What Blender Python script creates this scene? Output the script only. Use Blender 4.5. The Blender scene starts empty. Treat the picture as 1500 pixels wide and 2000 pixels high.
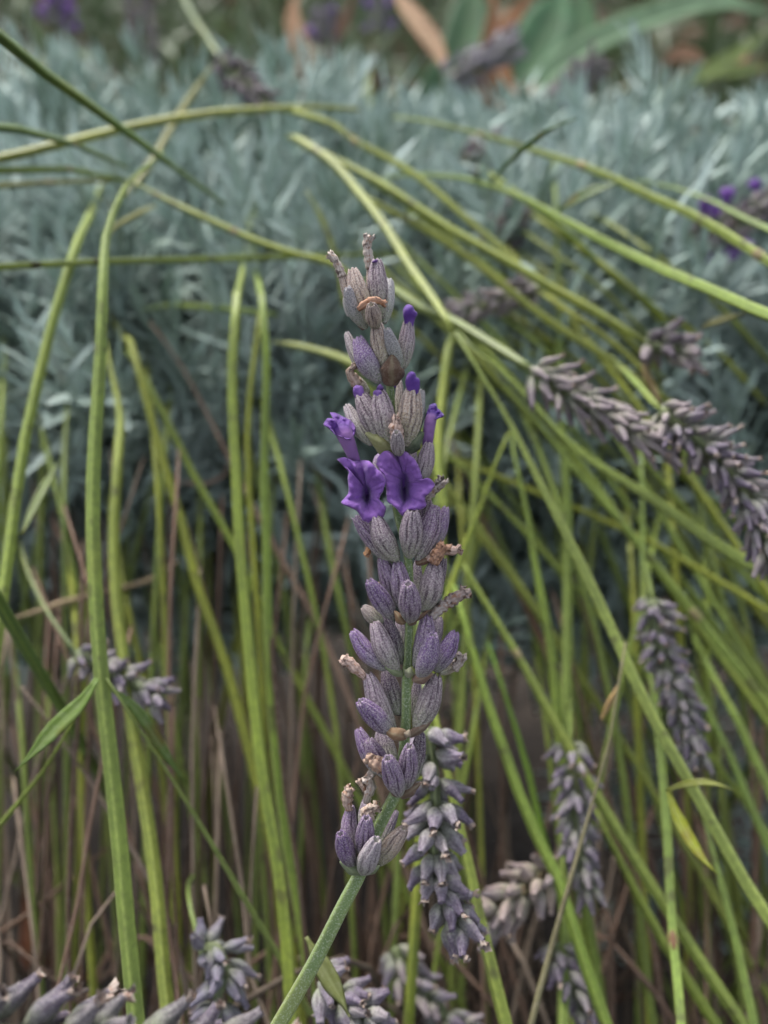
import bpy, math, random
from mathutils import Vector, Matrix, noise
R_ = math.radians
scn = bpy.context.scene
COL = scn.collection

# ------------------------------------------------------------------ camera, sky, sun, exposure
PITCH = 33.0
CAMZ = 0.30
TH = math.tan(R_(30))            # half the vertical field of view
D0 = 0.110                       # metres from the lens to the flower spike
cam = bpy.data.cameras.new("camera")
cam.sensor_fit = 'VERTICAL'; cam.sensor_height = 24; cam.lens = 12 / TH
cam.clip_start = 0.005; cam.clip_end = 200
cam.dof.use_dof = True; cam.dof.focus_distance = D0 - 0.0012; cam.dof.aperture_fstop = 20.785 / 2.3
camo = bpy.data.objects.new("camera", cam); COL.objects.link(camo)
camo.location = (0, 0, CAMZ); camo.rotation_euler = (R_(90 - PITCH), 0, 0)
scn.camera = camo

SUN_EL, SUN_AZ = 54.0, -28.0     # azimuth from +Y (the view direction) towards +X
world = bpy.data.worlds.new("World"); scn.world = world; world.use_nodes = True
wt = world.node_tree; wt.nodes.clear()
sky = wt.nodes.new("ShaderNodeTexSky"); sky.sky_type = 'NISHITA'; sky.sun_disc = False
sky.sun_elevation = R_(SUN_EL); sky.sun_rotation = R_(SUN_AZ); sky.dust_density = 3.0; sky.air_density = 1.0
hs = wt.nodes.new("ShaderNodeHueSaturation"); hs.inputs['Saturation'].default_value = 0.34
bg = wt.nodes.new("ShaderNodeBackground"); bg.inputs['Strength'].default_value = 0.10
wo = wt.nodes.new("ShaderNodeOutputWorld")
wt.links.new(sky.outputs[0], hs.inputs['Color']); wt.links.new(hs.outputs[0], bg.inputs['Color']); wt.links.new(bg.outputs[0], wo.inputs['Surface'])
sl = bpy.data.lights.new("sun", 'SUN'); sl.energy = 1.5; sl.angle = R_(20); sl.color = (1.0, 0.96, 0.90)
slo = bpy.data.objects.new("sun", sl); COL.objects.link(slo)
_sd = Vector((math.sin(R_(SUN_AZ)) * math.cos(R_(SUN_EL)), math.cos(R_(SUN_AZ)) * math.cos(R_(SUN_EL)), math.sin(R_(SUN_EL))))
slo.rotation_euler = (-_sd).to_track_quat('-Z', 'Y').to_euler()
vs = scn.view_settings
vs.view_transform = 'Standard'; vs.look = 'None'; vs.gamma = 1.0; vs.use_curve_mapping = False
vs.exposure = 1.6
scn.render.engine = 'CYCLES'; scn.cycles.use_denoising = True
scn.cycles.max_bounces = 4; scn.cycles.diffuse_bounces = 2; scn.cycles.adaptive_threshold = .03; scn.cycles.caustics_reflective = False; scn.cycles.caustics_refractive = False

# ------------------------------------------------------------------ helpers
CAM = Vector((0, 0, CAMZ))
FW = Vector((0, math.cos(R_(PITCH)), -math.sin(R_(PITCH))))
UP = Vector((0, math.sin(R_(PITCH)), math.cos(R_(PITCH))))
RT = Vector((1, 0, 0))
def P(px, py, d):
    k = TH * d / 1000.0
    return CAM + RT * ((px - 750) * k) + FW * d + UP * ((1000 - py) * k)
def pxm(d): return TH * d / 1000.0            # metres per photo pixel at depth d
def sm(a, b, x):
    t = min(1, max(0, (x - a) / (b - a))); return t * t * (3 - 2 * t)
def lerp(a, b, t): return a + (b - a) * t

def mesh_obj(name, verts, faces, mat, parent=None, loc=None, smooth=True, attrs=None, color=None):
    """links verts (world space) as one object whose origin is loc; with a parent, verts become relative to the parent's origin"""
    org = Vector(parent['_loc']) if parent is not None else (Vector(loc) if loc is not None else Vector((0, 0, 0)))
    me = bpy.data.meshes.new(name)
    me.from_pydata([tuple(Vector(v) - org) for v in verts], [], faces)
    if smooth: me.polygons.foreach_set('use_smooth', [True] * len(me.polygons))
    for an, vals in (attrs or {}).items():
        a = me.attributes.new(an, 'FLOAT', 'POINT'); a.data.foreach_set('value', vals)
    me.materials.append(mat); me.update()
    o = bpy.data.objects.new(name, me); COL.objects.link(o)
    if parent is not None: o.parent = parent
    else: o.location = org
    if color is not None: o.color = color
    return o
def empty(name, loc, label=None, cat=None, group=None):
    o = bpy.data.objects.new(name, None); COL.objects.link(o)
    o.empty_display_size = 0.005
    o.location = loc; o['_loc'] = tuple(loc)
    if label: tag(o, label, cat, group)
    return o
def tag(o, label, cat, group=None, kind=None):
    o['label'] = label
    if cat: o['category'] = cat
    if group: o['group'] = group
    if kind: o['kind'] = kind
    return o

def spline(pts, n):
    """Catmull-Rom through tuples of floats, n samples spread by chord length"""
    pts = [tuple(p) for p in pts]; m = len(pts)
    if m == 1: return [pts[0]] * n
    L = [0]
    for a, b in zip(pts, pts[1:]): L.append(L[-1] + max(1e-9, math.dist(a, b)))
    out = []; i = 0
    for k in range(n):
        s = L[-1] * k / (n - 1)
        while i < m - 2 and s > L[i + 1]: i += 1
        t = (s - L[i]) / (L[i + 1] - L[i])
        p1, p2 = pts[i], pts[i + 1]
        p0 = pts[i - 1] if i else tuple(2 * a - b for a, b in zip(p1, p2))
        p3 = pts[i + 2] if i + 2 < m else tuple(2 * b - a for a, b in zip(p1, p2))
        h1 = L[i] - L[i - 1] if i else L[1] - L[0]; h = L[i + 1] - L[i]
        h3 = L[i + 2] - L[i + 1] if i + 2 < m else h
        o = []
        for a0, a1, a2, a3 in zip(p0, p1, p2, p3):
            m1 = ((a2 - a1) / h * h1 + (a1 - a0) / h1 * h) / (h + h1) * h
            m2 = ((a3 - a2) / h3 * h + (a2 - a1) / h * h3) / (h + h3) * h
            o.append((2*t**3-3*t*t+1)*a1 + (t**3-2*t*t+t)*m1 + (-2*t**3+3*t*t)*a2 + (t**3-t*t)*m2)
        out.append(tuple(o))
    return out

SQ = []                           # section of a lavender stalk: four ridged corners, hollowed faces
for k in range(4):
    for da, r, c in ((-14, .99, .8), (0, 1.10, 1.0), (14, .99, .8), (45, .78, 0.0)):
        SQ.append((math.radians(k * 90 + da), r, c))
RD = [(math.radians(k * 45), 1.0, 0.3) for k in range(8)]
def sweep(pts, rad, sec=SQ, roll=0.0, twist=0.0, jitter=0.0, seed=0, caps=True):
    """tube of the given section along world points; returns verts, faces, attrs"""
    rng = random.Random(seed); n = len(pts); ns = len(sec)
    pts = [Vector(p) for p in pts]
    T = [(pts[min(i + 1, n - 1)] - pts[max(i - 1, 0)]).normalized() for i in range(n)]
    nrm = FW.cross(T[0])
    if nrm.length < .05: nrm = UP.cross(T[0])
    nrm.normalize()
    V, F, C, A = [], [], [], []
    s = 0.0
    for i in range(n):
        if i:
            s += (pts[i] - pts[i - 1]).length
            nrm = (nrm - T[i] * nrm.dot(T[i])).normalized()
        b = T[i].cross(nrm)
        for a, r, c in sec:
            aa = a + roll + twist * i / n
            rr = rad[i] * r * (1 + rng.uniform(-jitter, jitter))
            V.append(pts[i] + (nrm * math.cos(aa) + b * math.sin(aa)) * rr)
            C.append(c); A.append(s)
    for i in range(n - 1):
        for j in range(ns):
            k = (j + 1) % ns
            F.append((i * ns + j, i * ns + k, (i + 1) * ns + k, (i + 1) * ns + j))
    if caps:
        F.append(tuple(reversed(range(ns)))); F.append(tuple((n - 1) * ns + j for j in range(ns)))
    return V, F, {'corner': C, 'along': A}

def ribbon(pts, wid, face, fold=0.15, ncross=1, ex=1.4):
    """leaf blade along world points; wid = half widths; face = direction the upper side looks to"""
    n = len(pts); pts = [Vector(p) for p in pts]; V = []; F = []; U = []; Cc = []
    cols = 2 * ncross + 1
    for i in range(n):
        t = (pts[min(i + 1, n - 1)] - pts[max(i - 1, 0)]).normalized()
        fc = face[i] if isinstance(face, list) else face
        s = t.cross(fc)
        if s.length < 1e-4: s = t.cross(Vector((.3, .5, .8)))
        s.normalize(); nn = s.cross(t)
        for j in range(-ncross, ncross + 1):
            u = j / ncross
            V.append(pts[i] + s * (wid[i] * u) + nn * (fold * wid[i] * abs(u) ** ex)); U.append(abs(u)); Cc.append(i / (n - 1))
    for i in range(n - 1):
        for j in range(cols - 1):
            a = i * cols + j; F.append((a, a + 1, a + cols + 1, a + cols))
    return V, F, {'across': U, 'v': Cc}
def leafw(n, w, point=1.0, base=.45):
    return [w * max(.04, (base + (1 - base) * sm(0, .4, i / (n - 1))) * (1 - sm(.55, 1.0, i / (n - 1)) ** point * .97)) for i in range(n)]
def merge(parts):
    V, F, A = [], [], {}
    for v, f, a in parts:
        o = len(V); V += list(v); F += [tuple(i + o for i in q) for q in f]
        for k, vals in (a or {}).items(): A.setdefault(k, []).extend(vals)
    return V, F, A
def solid(o, th):
    m = o.modifiers.new('thickness', 'SOLIDIFY'); m.thickness = th; m.offset = 0
    return o

# ------------------------------------------------------------------ materials
class NT:
    def __init__(s, name):
        s.m = bpy.data.materials.new(name); s.m.use_nodes = True; s.t = s.m.node_tree
        s.b = s.t.nodes['Principled BSDF']; s.out = s.t.nodes['Material Output']
    def n(s, typ, **kw):
        x = s.t.nodes.new(typ)
        for k, v in kw.items():
            if hasattr(x, k): setattr(x, k, v)
            else: x.inputs[k].default_value = v
        return x
    def l(s, a, b): s.t.links.new(a, b)
    def attr(s, name): return s.n('ShaderNodeAttribute', attribute_name=name).outputs['Fac']
    def noise(s, scale, detail=3, rough=.55, vec=None):
        x = s.n('ShaderNodeTexNoise', Scale=scale, Detail=detail, Roughness=rough)
        if vec is None: vec = s.coord()
        s.l(vec, x.inputs['Vector']); return x.outputs['Fac']
    def coord(s):
        if not hasattr(s, '_c'): s._c = s.n('ShaderNodeTexCoord').outputs['Object']
        return s._c
    def world(s):
        if not hasattr(s, '_w'): s._w = s.n('ShaderNodeNewGeometry').outputs['Position']
        return s._w
    def ramp(s, fac, stops, interp='LINEAR'):
        x = s.n('ShaderNodeValToRGB'); x.color_ramp.interpolation = interp; e = x.color_ramp.elements
        while len(e) < len(stops): e.new(.5)
        for i, (p, c) in enumerate(stops):
            e[i].position = p; e[i].color = (*c, 1) if not isinstance(c, (int, float)) else (c, c, c, 1)
        s.l(fac, x.inputs[0]); return x.outputs[0]
    def mix(s, fac, a, b, mode='MIX'):
        x = s.n('ShaderNodeMix', data_type='RGBA', blend_type=mode)
        for v, i in ((fac, 0), (a, 6), (b, 7)):
            if isinstance(v, bpy.types.NodeSocket): s.l(v, x.inputs[i])
            elif isinstance(v, (int, float)): x.inputs[i].default_value = v if i == 0 else (v, v, v, 1)
            else: x.inputs[i].default_value = (*v, 1)
        return x.outputs[2]
    def math(s, op, a, b=None, clamp=False):
        x = s.n('ShaderNodeMath', operation=op); x.use_clamp = clamp
        for i, v in enumerate((a, b)):
            if v is None: continue
            if isinstance(v, bpy.types.NodeSocket): s.l(v, x.inputs[i])
            else: x.inputs[i].default_value = v
        return x.outputs[0]
    def info(s, out='Color'): return s.n('ShaderNodeObjectInfo').outputs[out]
    def bump(s, h, dist, strength=1.0):
        x = s.n('ShaderNodeBump', Distance=dist, Strength=strength); s.l(h, x.inputs['Height']); s.l(x.outputs[0], s.b.inputs['Normal'])
    def col(s, c): s.l(c, s.b.inputs['Base Color'])
    def trans(s, color, w):
        """thin leaf or petal: some light passes through"""
        tr = s.n('ShaderNodeBsdfTranslucent'); mx = s.n('ShaderNodeMixShader'); mx.inputs[0].default_value = w
        s.l(color, tr.inputs['Color']); s.l(s.b.outputs[0], mx.inputs[1]); s.l(tr.outputs[0], mx.inputs[2]); s.l(mx.outputs[0], s.out.inputs['Surface'])

def mat_stalk(name, downy=False, marks=.6):
    m = NT(name); c = m.info()
    w = m.world()
    big = m.noise(55, 3, .6, w); fine = m.noise(900, 3, .6, w)
    col = m.mix(m.ramp(big, [(.35, 0), (.7, 1)]), m.mix(.55, c, (.02, .03, .012)), m.mix(.12, c, (.02, .03, .01)))
    col = m.mix(m.math('MULTIPLY', m.math('POWER', m.attr('corner'), 3), .6), col, m.mix(.4, c, (.40, .44, .14)))
    sp = m.ramp(m.noise(210, 2, .5, w), [(.62, 0), (.70, marks)])
    col = m.mix(sp, col, (.05, .035, .022))
    ys = m.ramp(m.noise(38, 2, .5, w), [(.56, 0), (.75, .45)])
    col = m.mix(ys, col, m.mix(.5, c, (.36, .30, .05)))
    if downy:
        st = m.ramp(m.noise(4200, 2, .6, w), [(.50, 0), (.68, .55)])
        col = m.mix(st, col, (.40, .44, .34))
    else:
        col = m.mix(m.ramp(fine, [(.35, .35), (.6, 0)]), col, (.05, .07, .02))
    m.col(col); m.b.inputs['Roughness'].default_value = .55; m.b.inputs['Specular IOR Level'].default_value = .35
    m.b.inputs['Sheen Weight'].default_value = .12 if downy else .04
    if downy: m.bump(fine, .00012, .6)
    return m.m
M_STALK = mat_stalk('green_stalk'); M_HERO = mat_stalk('downy_stalk', True, .1)

def mat_dry():
    m = NT('dry_stalk'); c = m.info(); w = m.world()
    col = m.mix(m.ramp(m.noise(70, 4, .6, w), [(.3, 0), (.7, 1)]), m.mix(.6, c, (.02, .015, .012)), c)
    col = m.mix(m.ramp(m.noise(1300, 3, .6, w), [(.5, 0), (.75, .5)]), col, (.26, .22, .18))
    m.col(col); m.b.inputs['Roughness'].default_value = .8; m.b.inputs['Specular IOR Level'].default_value = .2
    return m.m
M_DRY = mat_dry()

def mat_calyx(name, scale, hair=.75):
    m = NT(name); c = m.info(); al = m.info('Alpha'); v = m.attr('v'); rib = m.attr('rib')
    co = m.coord(); rnd = m.info('Random')
    off = m.n('ShaderNodeVectorMath', operation='ADD'); m.l(co, off.inputs[0])
    cb = m.n('ShaderNodeCombineXYZ'); m.l(m.math('MULTIPLY', rnd, 37.0), cb.inputs[0]); m.l(m.math('MULTIPLY', rnd, 11.0), cb.inputs[1]); m.l(cb.outputs[0], off.inputs[1])
    sv = m.n('ShaderNodeVectorMath', operation='MULTIPLY'); m.l(off.outputs[0], sv.inputs[0]); sv.inputs[1].default_value = (.45, .45, 1.0); vec = sv.outputs[0]
    big = m.noise(1.6 * scale, 2, .5, vec)
    vv = m.math('ADD', v, m.math('MULTIPLY', m.math('SUBTRACT', big, .5), .5))
    base = m.mix(.78, c, (.25, .29, .18))
    col = m.mix(m.ramp(vv, [(.10, 0), (.60, 1)]), base, c)
    col = m.mix(m.ramp(vv, [(.45, 0), (1.0, .55)]), col, m.mix(.5, c, (.14, .075, .20)))
    # dark nerves between the ribs
    gr = m.math('MULTIPLY', m.ramp(rib, [(.25, 1), (.80, 0)]), m.math('MULTIPLY', al, m.ramp(v, [(.06, .15), (.35, 1)])))
    col = m.mix(m.math('MULTIPLY', gr, .96), col, m.mix(.10, (.026, .010, .026), c))
    # felt of short pale hairs
    st = m.noise(10.0 * scale, 2, .6, vec)
    col = m.mix(m.math('MULTIPLY', m.math('MULTIPLY', m.ramp(st, [(.46, 0), (.58, 1)]), m.math('SUBTRACT', 1.0, m.math('MULTIPLY', gr, .55))), hair), col, m.mix(.30, (.47, .44, .42), c))
    dk = m.ramp(m.noise(7.5 * scale, 2, .5, vec), [(.54, 0), (.64, .7)])
    col = m.mix(dk, col, m.mix(.3, (.035, .02, .035), c))
    m.col(col); m.b.inputs['Roughness'].default_value = .75; m.b.inputs['Specular IOR Level'].default_value = .22
    m.b.inputs['Sheen Weight'].default_value = .07; m.b.inputs['Sheen Roughness'].default_value = .3
    m.bump(st, .00006, .7)
    return m.m
M_CALYX = mat_calyx('calyx_felt', 3.4); M_CALYXD = mat_calyx('dry_calyx', 2.2, .42)

def mat_petal(name):
    m = NT(name); c = m.info(); w = m.world()
    f = m.noise(900, 4, .6, w)
    col = m.mix(m.ramp(f, [(.3, 0), (.75, 1)]), m.mix(.45, c, (.05, .012, .16)), c)
    col = m.mix(m.ramp(m.noise(260, 2, .5, w), [(.48, 0), (.68, .6)]), col, m.mix(.5, c, (.46, .24, .62)))
    col = m.mix(m.math('MULTIPLY', m.ramp(m.math('ABSOLUTE', m.attr('v')), [(0.0, 1), (.22, 0)]), .5), col, (.06, .025, .17))
    col = m.mix(m.math('MULTIPLY', m.math('MAXIMUM', m.math('MULTIPLY', m.attr('v'), -1.0), 0.0), .6), col, (.40, .22, .46))
    m.col(col); m.b.inputs['Roughness'].default_value = .6; m.b.inputs['Sheen Weight'].default_value = .25; m.b.inputs['Specular IOR Level'].default_value = .2
    m.bump(m.noise(1500, 3, .6, w), .00022, .8); m.trans(col, .34); return m.m
M_PETAL = mat_petal('violet_petal')

def mat_wither():
    m = NT('withered_petal'); c = m.info(); w = m.world()
    n1 = m.noise(700, 3, .6, w); n2 = m.noise(1900, 3, .6, w)
    col = m.mix(m.ramp(n1, [(.38, 0), (.62, 1)]), c, m.mix(.3, c, (.50, .40, .33)))
    col = m.mix(m.math('MULTIPLY', m.math('SUBTRACT', 1.0, m.attr('corner')), .5), col, (.15, .085, .08))
    col = m.mix(m.ramp(n2, [(.54, 0), (.66, .75)]), col, (.24, .10, .04))
    col = m.mix(m.ramp(m.noise(1300, 2, .5, w), [(.60, 0), (.68, .8)]), col, (.05, .025, .02))
    m.col(col); m.b.inputs['Roughness'].default_value = .7; m.bump(n2, .0002, .8); return m.m
M_WITHER = mat_wither()

def mat_leaf(name, tr=.15, rough=.55, sheen=0.0, fine=900, patch=None):
    m = NT(name); c = m.info(); w = m.world()
    col = m.mix(m.ramp(m.noise(60, 3, .6, w), [(.3, 0), (.7, 1)]), m.mix(.45, c, (.02, .03, .015)), c)
    col = m.mix(m.ramp(m.noise(fine, 3, .6, w), [(.45, 0), (.75, .3)]), col, m.mix(.5, c, (.5, .5, .42)))
    if patch: col = m.mix(m.ramp(m.noise(120, 2, .5, w), [(.58, 0), (.68, .8)]), col, patch)
    col = m.mix(m.ramp(m.attr('across'), [(0.0, .35), (.3, 0)]), col, m.mix(.5, c, (.45, .48, .30)))
    m.col(col); m.b.inputs['Roughness'].default_value = rough; m.b.inputs['Sheen Weight'].default_value = sheen
    m.b.inputs['Specular IOR Level'].default_value = .3
    m.trans(col, tr); return m.m
M_LEAF = mat_leaf('green_leaf', .2, .5, 0, 900, (.16, .12, .03)); M_BLADE = mat_leaf('far_blade', .2, .45, 0, 300)
M_BRACT = mat_leaf('papery_bract', .12, .7, .1, 2600)
M_DEAD = mat_leaf('dead_leaf', .12, .75, 0, 400, (.08, .04, .02))

def mat_silver():
    m = NT('silver_leaf'); w = m.world(); r = m.info('Random')
    col = m.ramp(m.noise(26, 3, .6, w), [(.30, (.17, .24, .18)), (.48, (.34, .44, .405)), (.66, (.56, .655, .63))])
    col = m.mix(m.math('MULTIPLY', r, .4), col, (.17, .25, .18))
    col = m.mix(m.ramp(m.noise(900, 2, .6, w), [(.45, 0), (.7, .4)]), col, (.40, .46, .45))
    m.col(col); m.b.inputs['Roughness'].default_value = .65; m.b.inputs['Sheen Weight'].default_value = .15; m.b.inputs['Specular IOR Level'].default_value = .3
    return m.m
M_SILVER = mat_silver()
def mat_soil():
    m = NT('dark_soil'); w = m.world()
    col = m.ramp(m.noise(35, 5, .65, w), [(.3, (.012, .009, .007)), (.6, (.035, .025, .018)), (.8, (.075, .055, .04))])
    m.col(col); m.b.inputs['Roughness'].default_value = .95; m.bump(m.noise(90, 5, .65, w), .01, .8); return m.m
M_SOIL = mat_soil()

# ------------------------------------------------------------------ ground
rng = random.Random(7)
gv, gf = [], []
cx = sorted(set([round(-.9 + .05 * i, 3) for i in range(37)] + [-60, -20, -6, -2, 2, 6, 20, 60]))
cy = sorted(set([round(-.4 + .05 * i, 3) for i in range(49)] + [-60, -20, -6, -2, 4, 8, 20, 60]))
for y in cy:
    for x in cx:
        near = abs(x) < 1 and -.5 < y < 2.1
        gv.append((x, y, (noise.noise(Vector((x * 6, y * 6, 0))) * .012 + .05 * sm(.5, 1.6, y) * (1 - sm(1.6, 3, y))) if near else 0))
for j in range(len(cy) - 1):
    for i in range(len(cx) - 1):
        a = j * len(cx) + i; gf.append((a, a + 1, a + len(cx) + 1, a + len(cx)))
g = mesh_obj('ground', gv, gf, M_SOIL); g['kind'] = 'structure'; g['label'] = 'dark crumbly soil under the lavender'

# ------------------------------------------------------------------ the flower spike in focus
S0 = pxm(D0)                                    # metres per photo pixel on the spike
def H(px, py, mm=0.0): return P(px, py, D0 + mm * .001)
hero = empty('lavender_flower_spike', H(760, 1000), 'upright lavender spike with two open violet flowers among grey-purple calyces', 'flower spike')

# stalk: pixel path, half width in pixels
hp = [(735, 600, 4.5), (746, 655, 6), (760, 740, 8), (764, 800, 8.5), (765, 900, 9), (776, 1000, 9), (796, 1085, 9), (800, 1150, 9), (798, 1250, 9),
      (794, 1330, 10.5), (793, 1400, 11), (788, 1470, 11.5), (777, 1540, 12.5), (752, 1590, 13.5), (728, 1640, 13.5), (706, 1700, 14), (672, 1765, 15), (618, 1872, 16), (545, 2000, 17)]
sp = spline(hp, 74)
pts = [H(x, y) for x, y, r in sp]; rad = [r * S0 for x, y, r in sp]
end = pts[-1]; dirn = (pts[-1] - pts[-4]).normalized()
ext = spline([tuple(end), tuple(end + dirn * .02), tuple(end + dirn * .045 + Vector((-.0, .02, -.02))), (end.x - .05, end.y + .06, .0), (end.x - .052, end.y + .062, -.01)], 14)[1:]
pts += [Vector(p) for p in ext]; rad += [rad[-1] * 1.03] * len(ext)
V, F, A = sweep(pts, rad, SQ, roll=R_(28), twist=.5)
mesh_obj('stem', V, F, M_HERO, hero, attrs=A, color=(.155, .235, .085, 1))

# calyx meshes: length 1 along +Z, width 1, thirteen ribs, an open toothed mouth
def calyx_mesh(name, seed, nrib=12, sub=6, rings=15, bend=.10, ribh=.06, slim=0.0, prof=None):
    rg = random.Random(seed); ns = nrib * sub; V = []; F = []; RB = []; VV = []
    prof = prof or [(0, .10), (.03, .19), (.09, .27), (.18, .36), (.30, .445), (.42, .49), (.54, .50), (.66, .475), (.76, .43), (.85, .375), (.92, .315), (.965, .26), (1.0, .20), (.985, .13), (.93, .09)]
    ph = rg.uniform(0, 6.28); lob = [rg.uniform(.9, 1.1) for _ in range(5)]
    grooves = [((k + rg.uniform(-.28, .28)) * 2 * math.pi / nrib, rg.uniform(.55, 1), rg.uniform(.085, .15) * 13 / nrib) for k in range(nrib)]
    for z, r in prof:
        for j in range(ns):
            a = 2 * math.pi * j / ns
            aw = a + .10 * math.sin(z * 5 + ph) + .05 * math.sin(z * 13 + ph * 3)
            rb = 1.0; puff = 0.0
            for gc, gs, gw in grooves:
                dl = abs((aw - gc + math.pi) % (2 * math.pi) - math.pi)
                rb = min(rb, 1 - gs * math.exp(-(dl / gw) ** 2) * (.75 + .25 * math.sin(z * 9 + gc * 7)))
            fade = sm(0, .2, z) * (1 - .75 * sm(.85, 1, z))
            rr = r * (1 - slim * sm(.2, .6, z)) * (1 + ribh * 2.2 * (rb - .6) * fade + .045 * math.sin(2 * a + ph + z * 2) + .02 * math.sin(5 * a + ph * 2))
            zz = z
            if z > .9 and r > .15: zz += .035 * (.5 + .5 * math.cos(5 * a + ph)) * lob[int(a / 6.2832 * 5) % 5]
            x = rr * math.cos(a) + bend * (math.sin(math.pi * min(z, 1)) - .55 * z); y = rr * math.sin(a)
            q = noise.noise(Vector((x * 3, y * 3, z * 4 + seed))) * .025
            V.append((x * (1 + q), y * (1 + q), zz)); RB.append(rb if z > .02 else .5); VV.append(z if r > .14 else .35)
    n = len(prof)
    for i in range(n - 1):
        for j in range(ns):
            k = (j + 1) % ns; F.append((i * ns + j, i * ns + k, (i + 1) * ns + k, (i + 1) * ns + j))
    F.append(tuple(reversed(range(ns)))); F.append(tuple((n - 1) * ns + j for j in range(ns)))
    me = bpy.data.meshes.new(name); me.from_pydata(V, [], F)
    me.polygons.foreach_set('use_smooth', [True] * len(F))
    for an, vals in (('rib', RB), ('v', VV)):
        at = me.attributes.new(an, 'FLOAT', 'POINT'); at.data.foreach_set('value', vals)
    return me
CAL = [calyx_mesh('calyx_felted', s, bend=b, ribh=h) for s, b, h in ((1, .06, .075), (2, .14, .065), (3, .02, .08), (4, .10, .07), (5, .18, .06))]
CAL_SMOOTH = [calyx_mesh('calyx_smooth', s, bend=b, ribh=.012) for s, b in ((11, .08), (12, .2))]
for me in CAL + CAL_SMOOTH: me.materials.append(M_CALYX)
DRYP = [(0, .10), (.06, .21), (.16, .34), (.28, .44), (.40, .49), (.52, .47), (.64, .40), (.76, .32), (.86, .26), (.94, .24), (1.0, .255), (.99, .20), (.92, .12)]
CAL_LO = [calyx_mesh('calyx_dry', 20 + s, nrib=7, sub=3, bend=.07 * s, ribh=.13, prof=DRYP) for s in range(5)]
def rag_mesh(seed):
    """shrivelled corolla of a dried floret: creased, twisted, torn at the open end; unit length"""
    rg = random.Random(seed); ns = 10; V = []; F = []; C = []
    for i, (z, r) in enumerate(((0, .38), (.2, .30), (.4, .34), (.6, .42), (.8, .55), (1.0, .62))):
        for j in range(ns):
            a = 2 * math.pi * j / ns + z * 1.2
            rr = r * (1 + (.30 if j % 2 else -.28) + rg.uniform(-.18, .18)) * (1 + .25 * math.cos(2 * a + seed))
            V.append((rr * math.cos(a) + .25 * z * z, rr * math.sin(a), z + (rg.uniform(-.35, .2) if i == 5 else rg.uniform(-.05, .05)))); C.append(float(j % 2))
    for i in range(5):
        for j in range(ns): F.append((i * ns + j, i * ns + (j + 1) % ns, (i + 1) * ns + (j + 1) % ns, (i + 1) * ns + j))
    me = bpy.data.meshes.new('withered_corolla'); me.from_pydata(V, [], F); me.polygons.foreach_set('use_smooth', [True] * len(F))
    at = me.attributes.new('corner', 'FLOAT', 'POINT'); at.data.foreach_set('value', C); me.materials.append(M_WITHER); return me
RAG = [rag_mesh(60 + k) for k in range(5)]
for me in CAL_LO: me.materials.append(M_CALYXD)

def put(me, name, base, tip, width, parent, out=None, roll=0.0, color=(1, 1, 1, 1), flat=1.0):
    """mesh of unit length set from base to tip (world), +X turned to 'out'"""
    z = (tip - base); L = z.length; z.normalize()
    o = out if out is not None else -FW
    x = o - z * o.dot(z)
    if x.length < 1e-5: x = z.orthogonal()
    x.normalize(); y = z.cross(x)
    rot = Matrix((x, y, z)).transposed().to_4x4() @ Matrix.Rotation(roll, 4, 'Z')
    M = Matrix.Translation(base - Vector(parent['_loc'])) @ rot @ Matrix.Diagonal((width, width * flat, L, 1))
    ob = bpy.data.objects.new(name, me); COL.objects.link(ob); ob.parent = parent; ob.matrix_local = M; ob.color = color
    return ob, M

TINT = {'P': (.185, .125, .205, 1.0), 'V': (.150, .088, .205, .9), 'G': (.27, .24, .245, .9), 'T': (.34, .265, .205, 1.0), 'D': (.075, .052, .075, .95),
        'S': (.25, .255, .245, .25), 'U': (.17, .11, .235, .4), 'M': (.235, .185, .205, 1.0), 'B': (.16, .13, .105, 1.0)}
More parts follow.
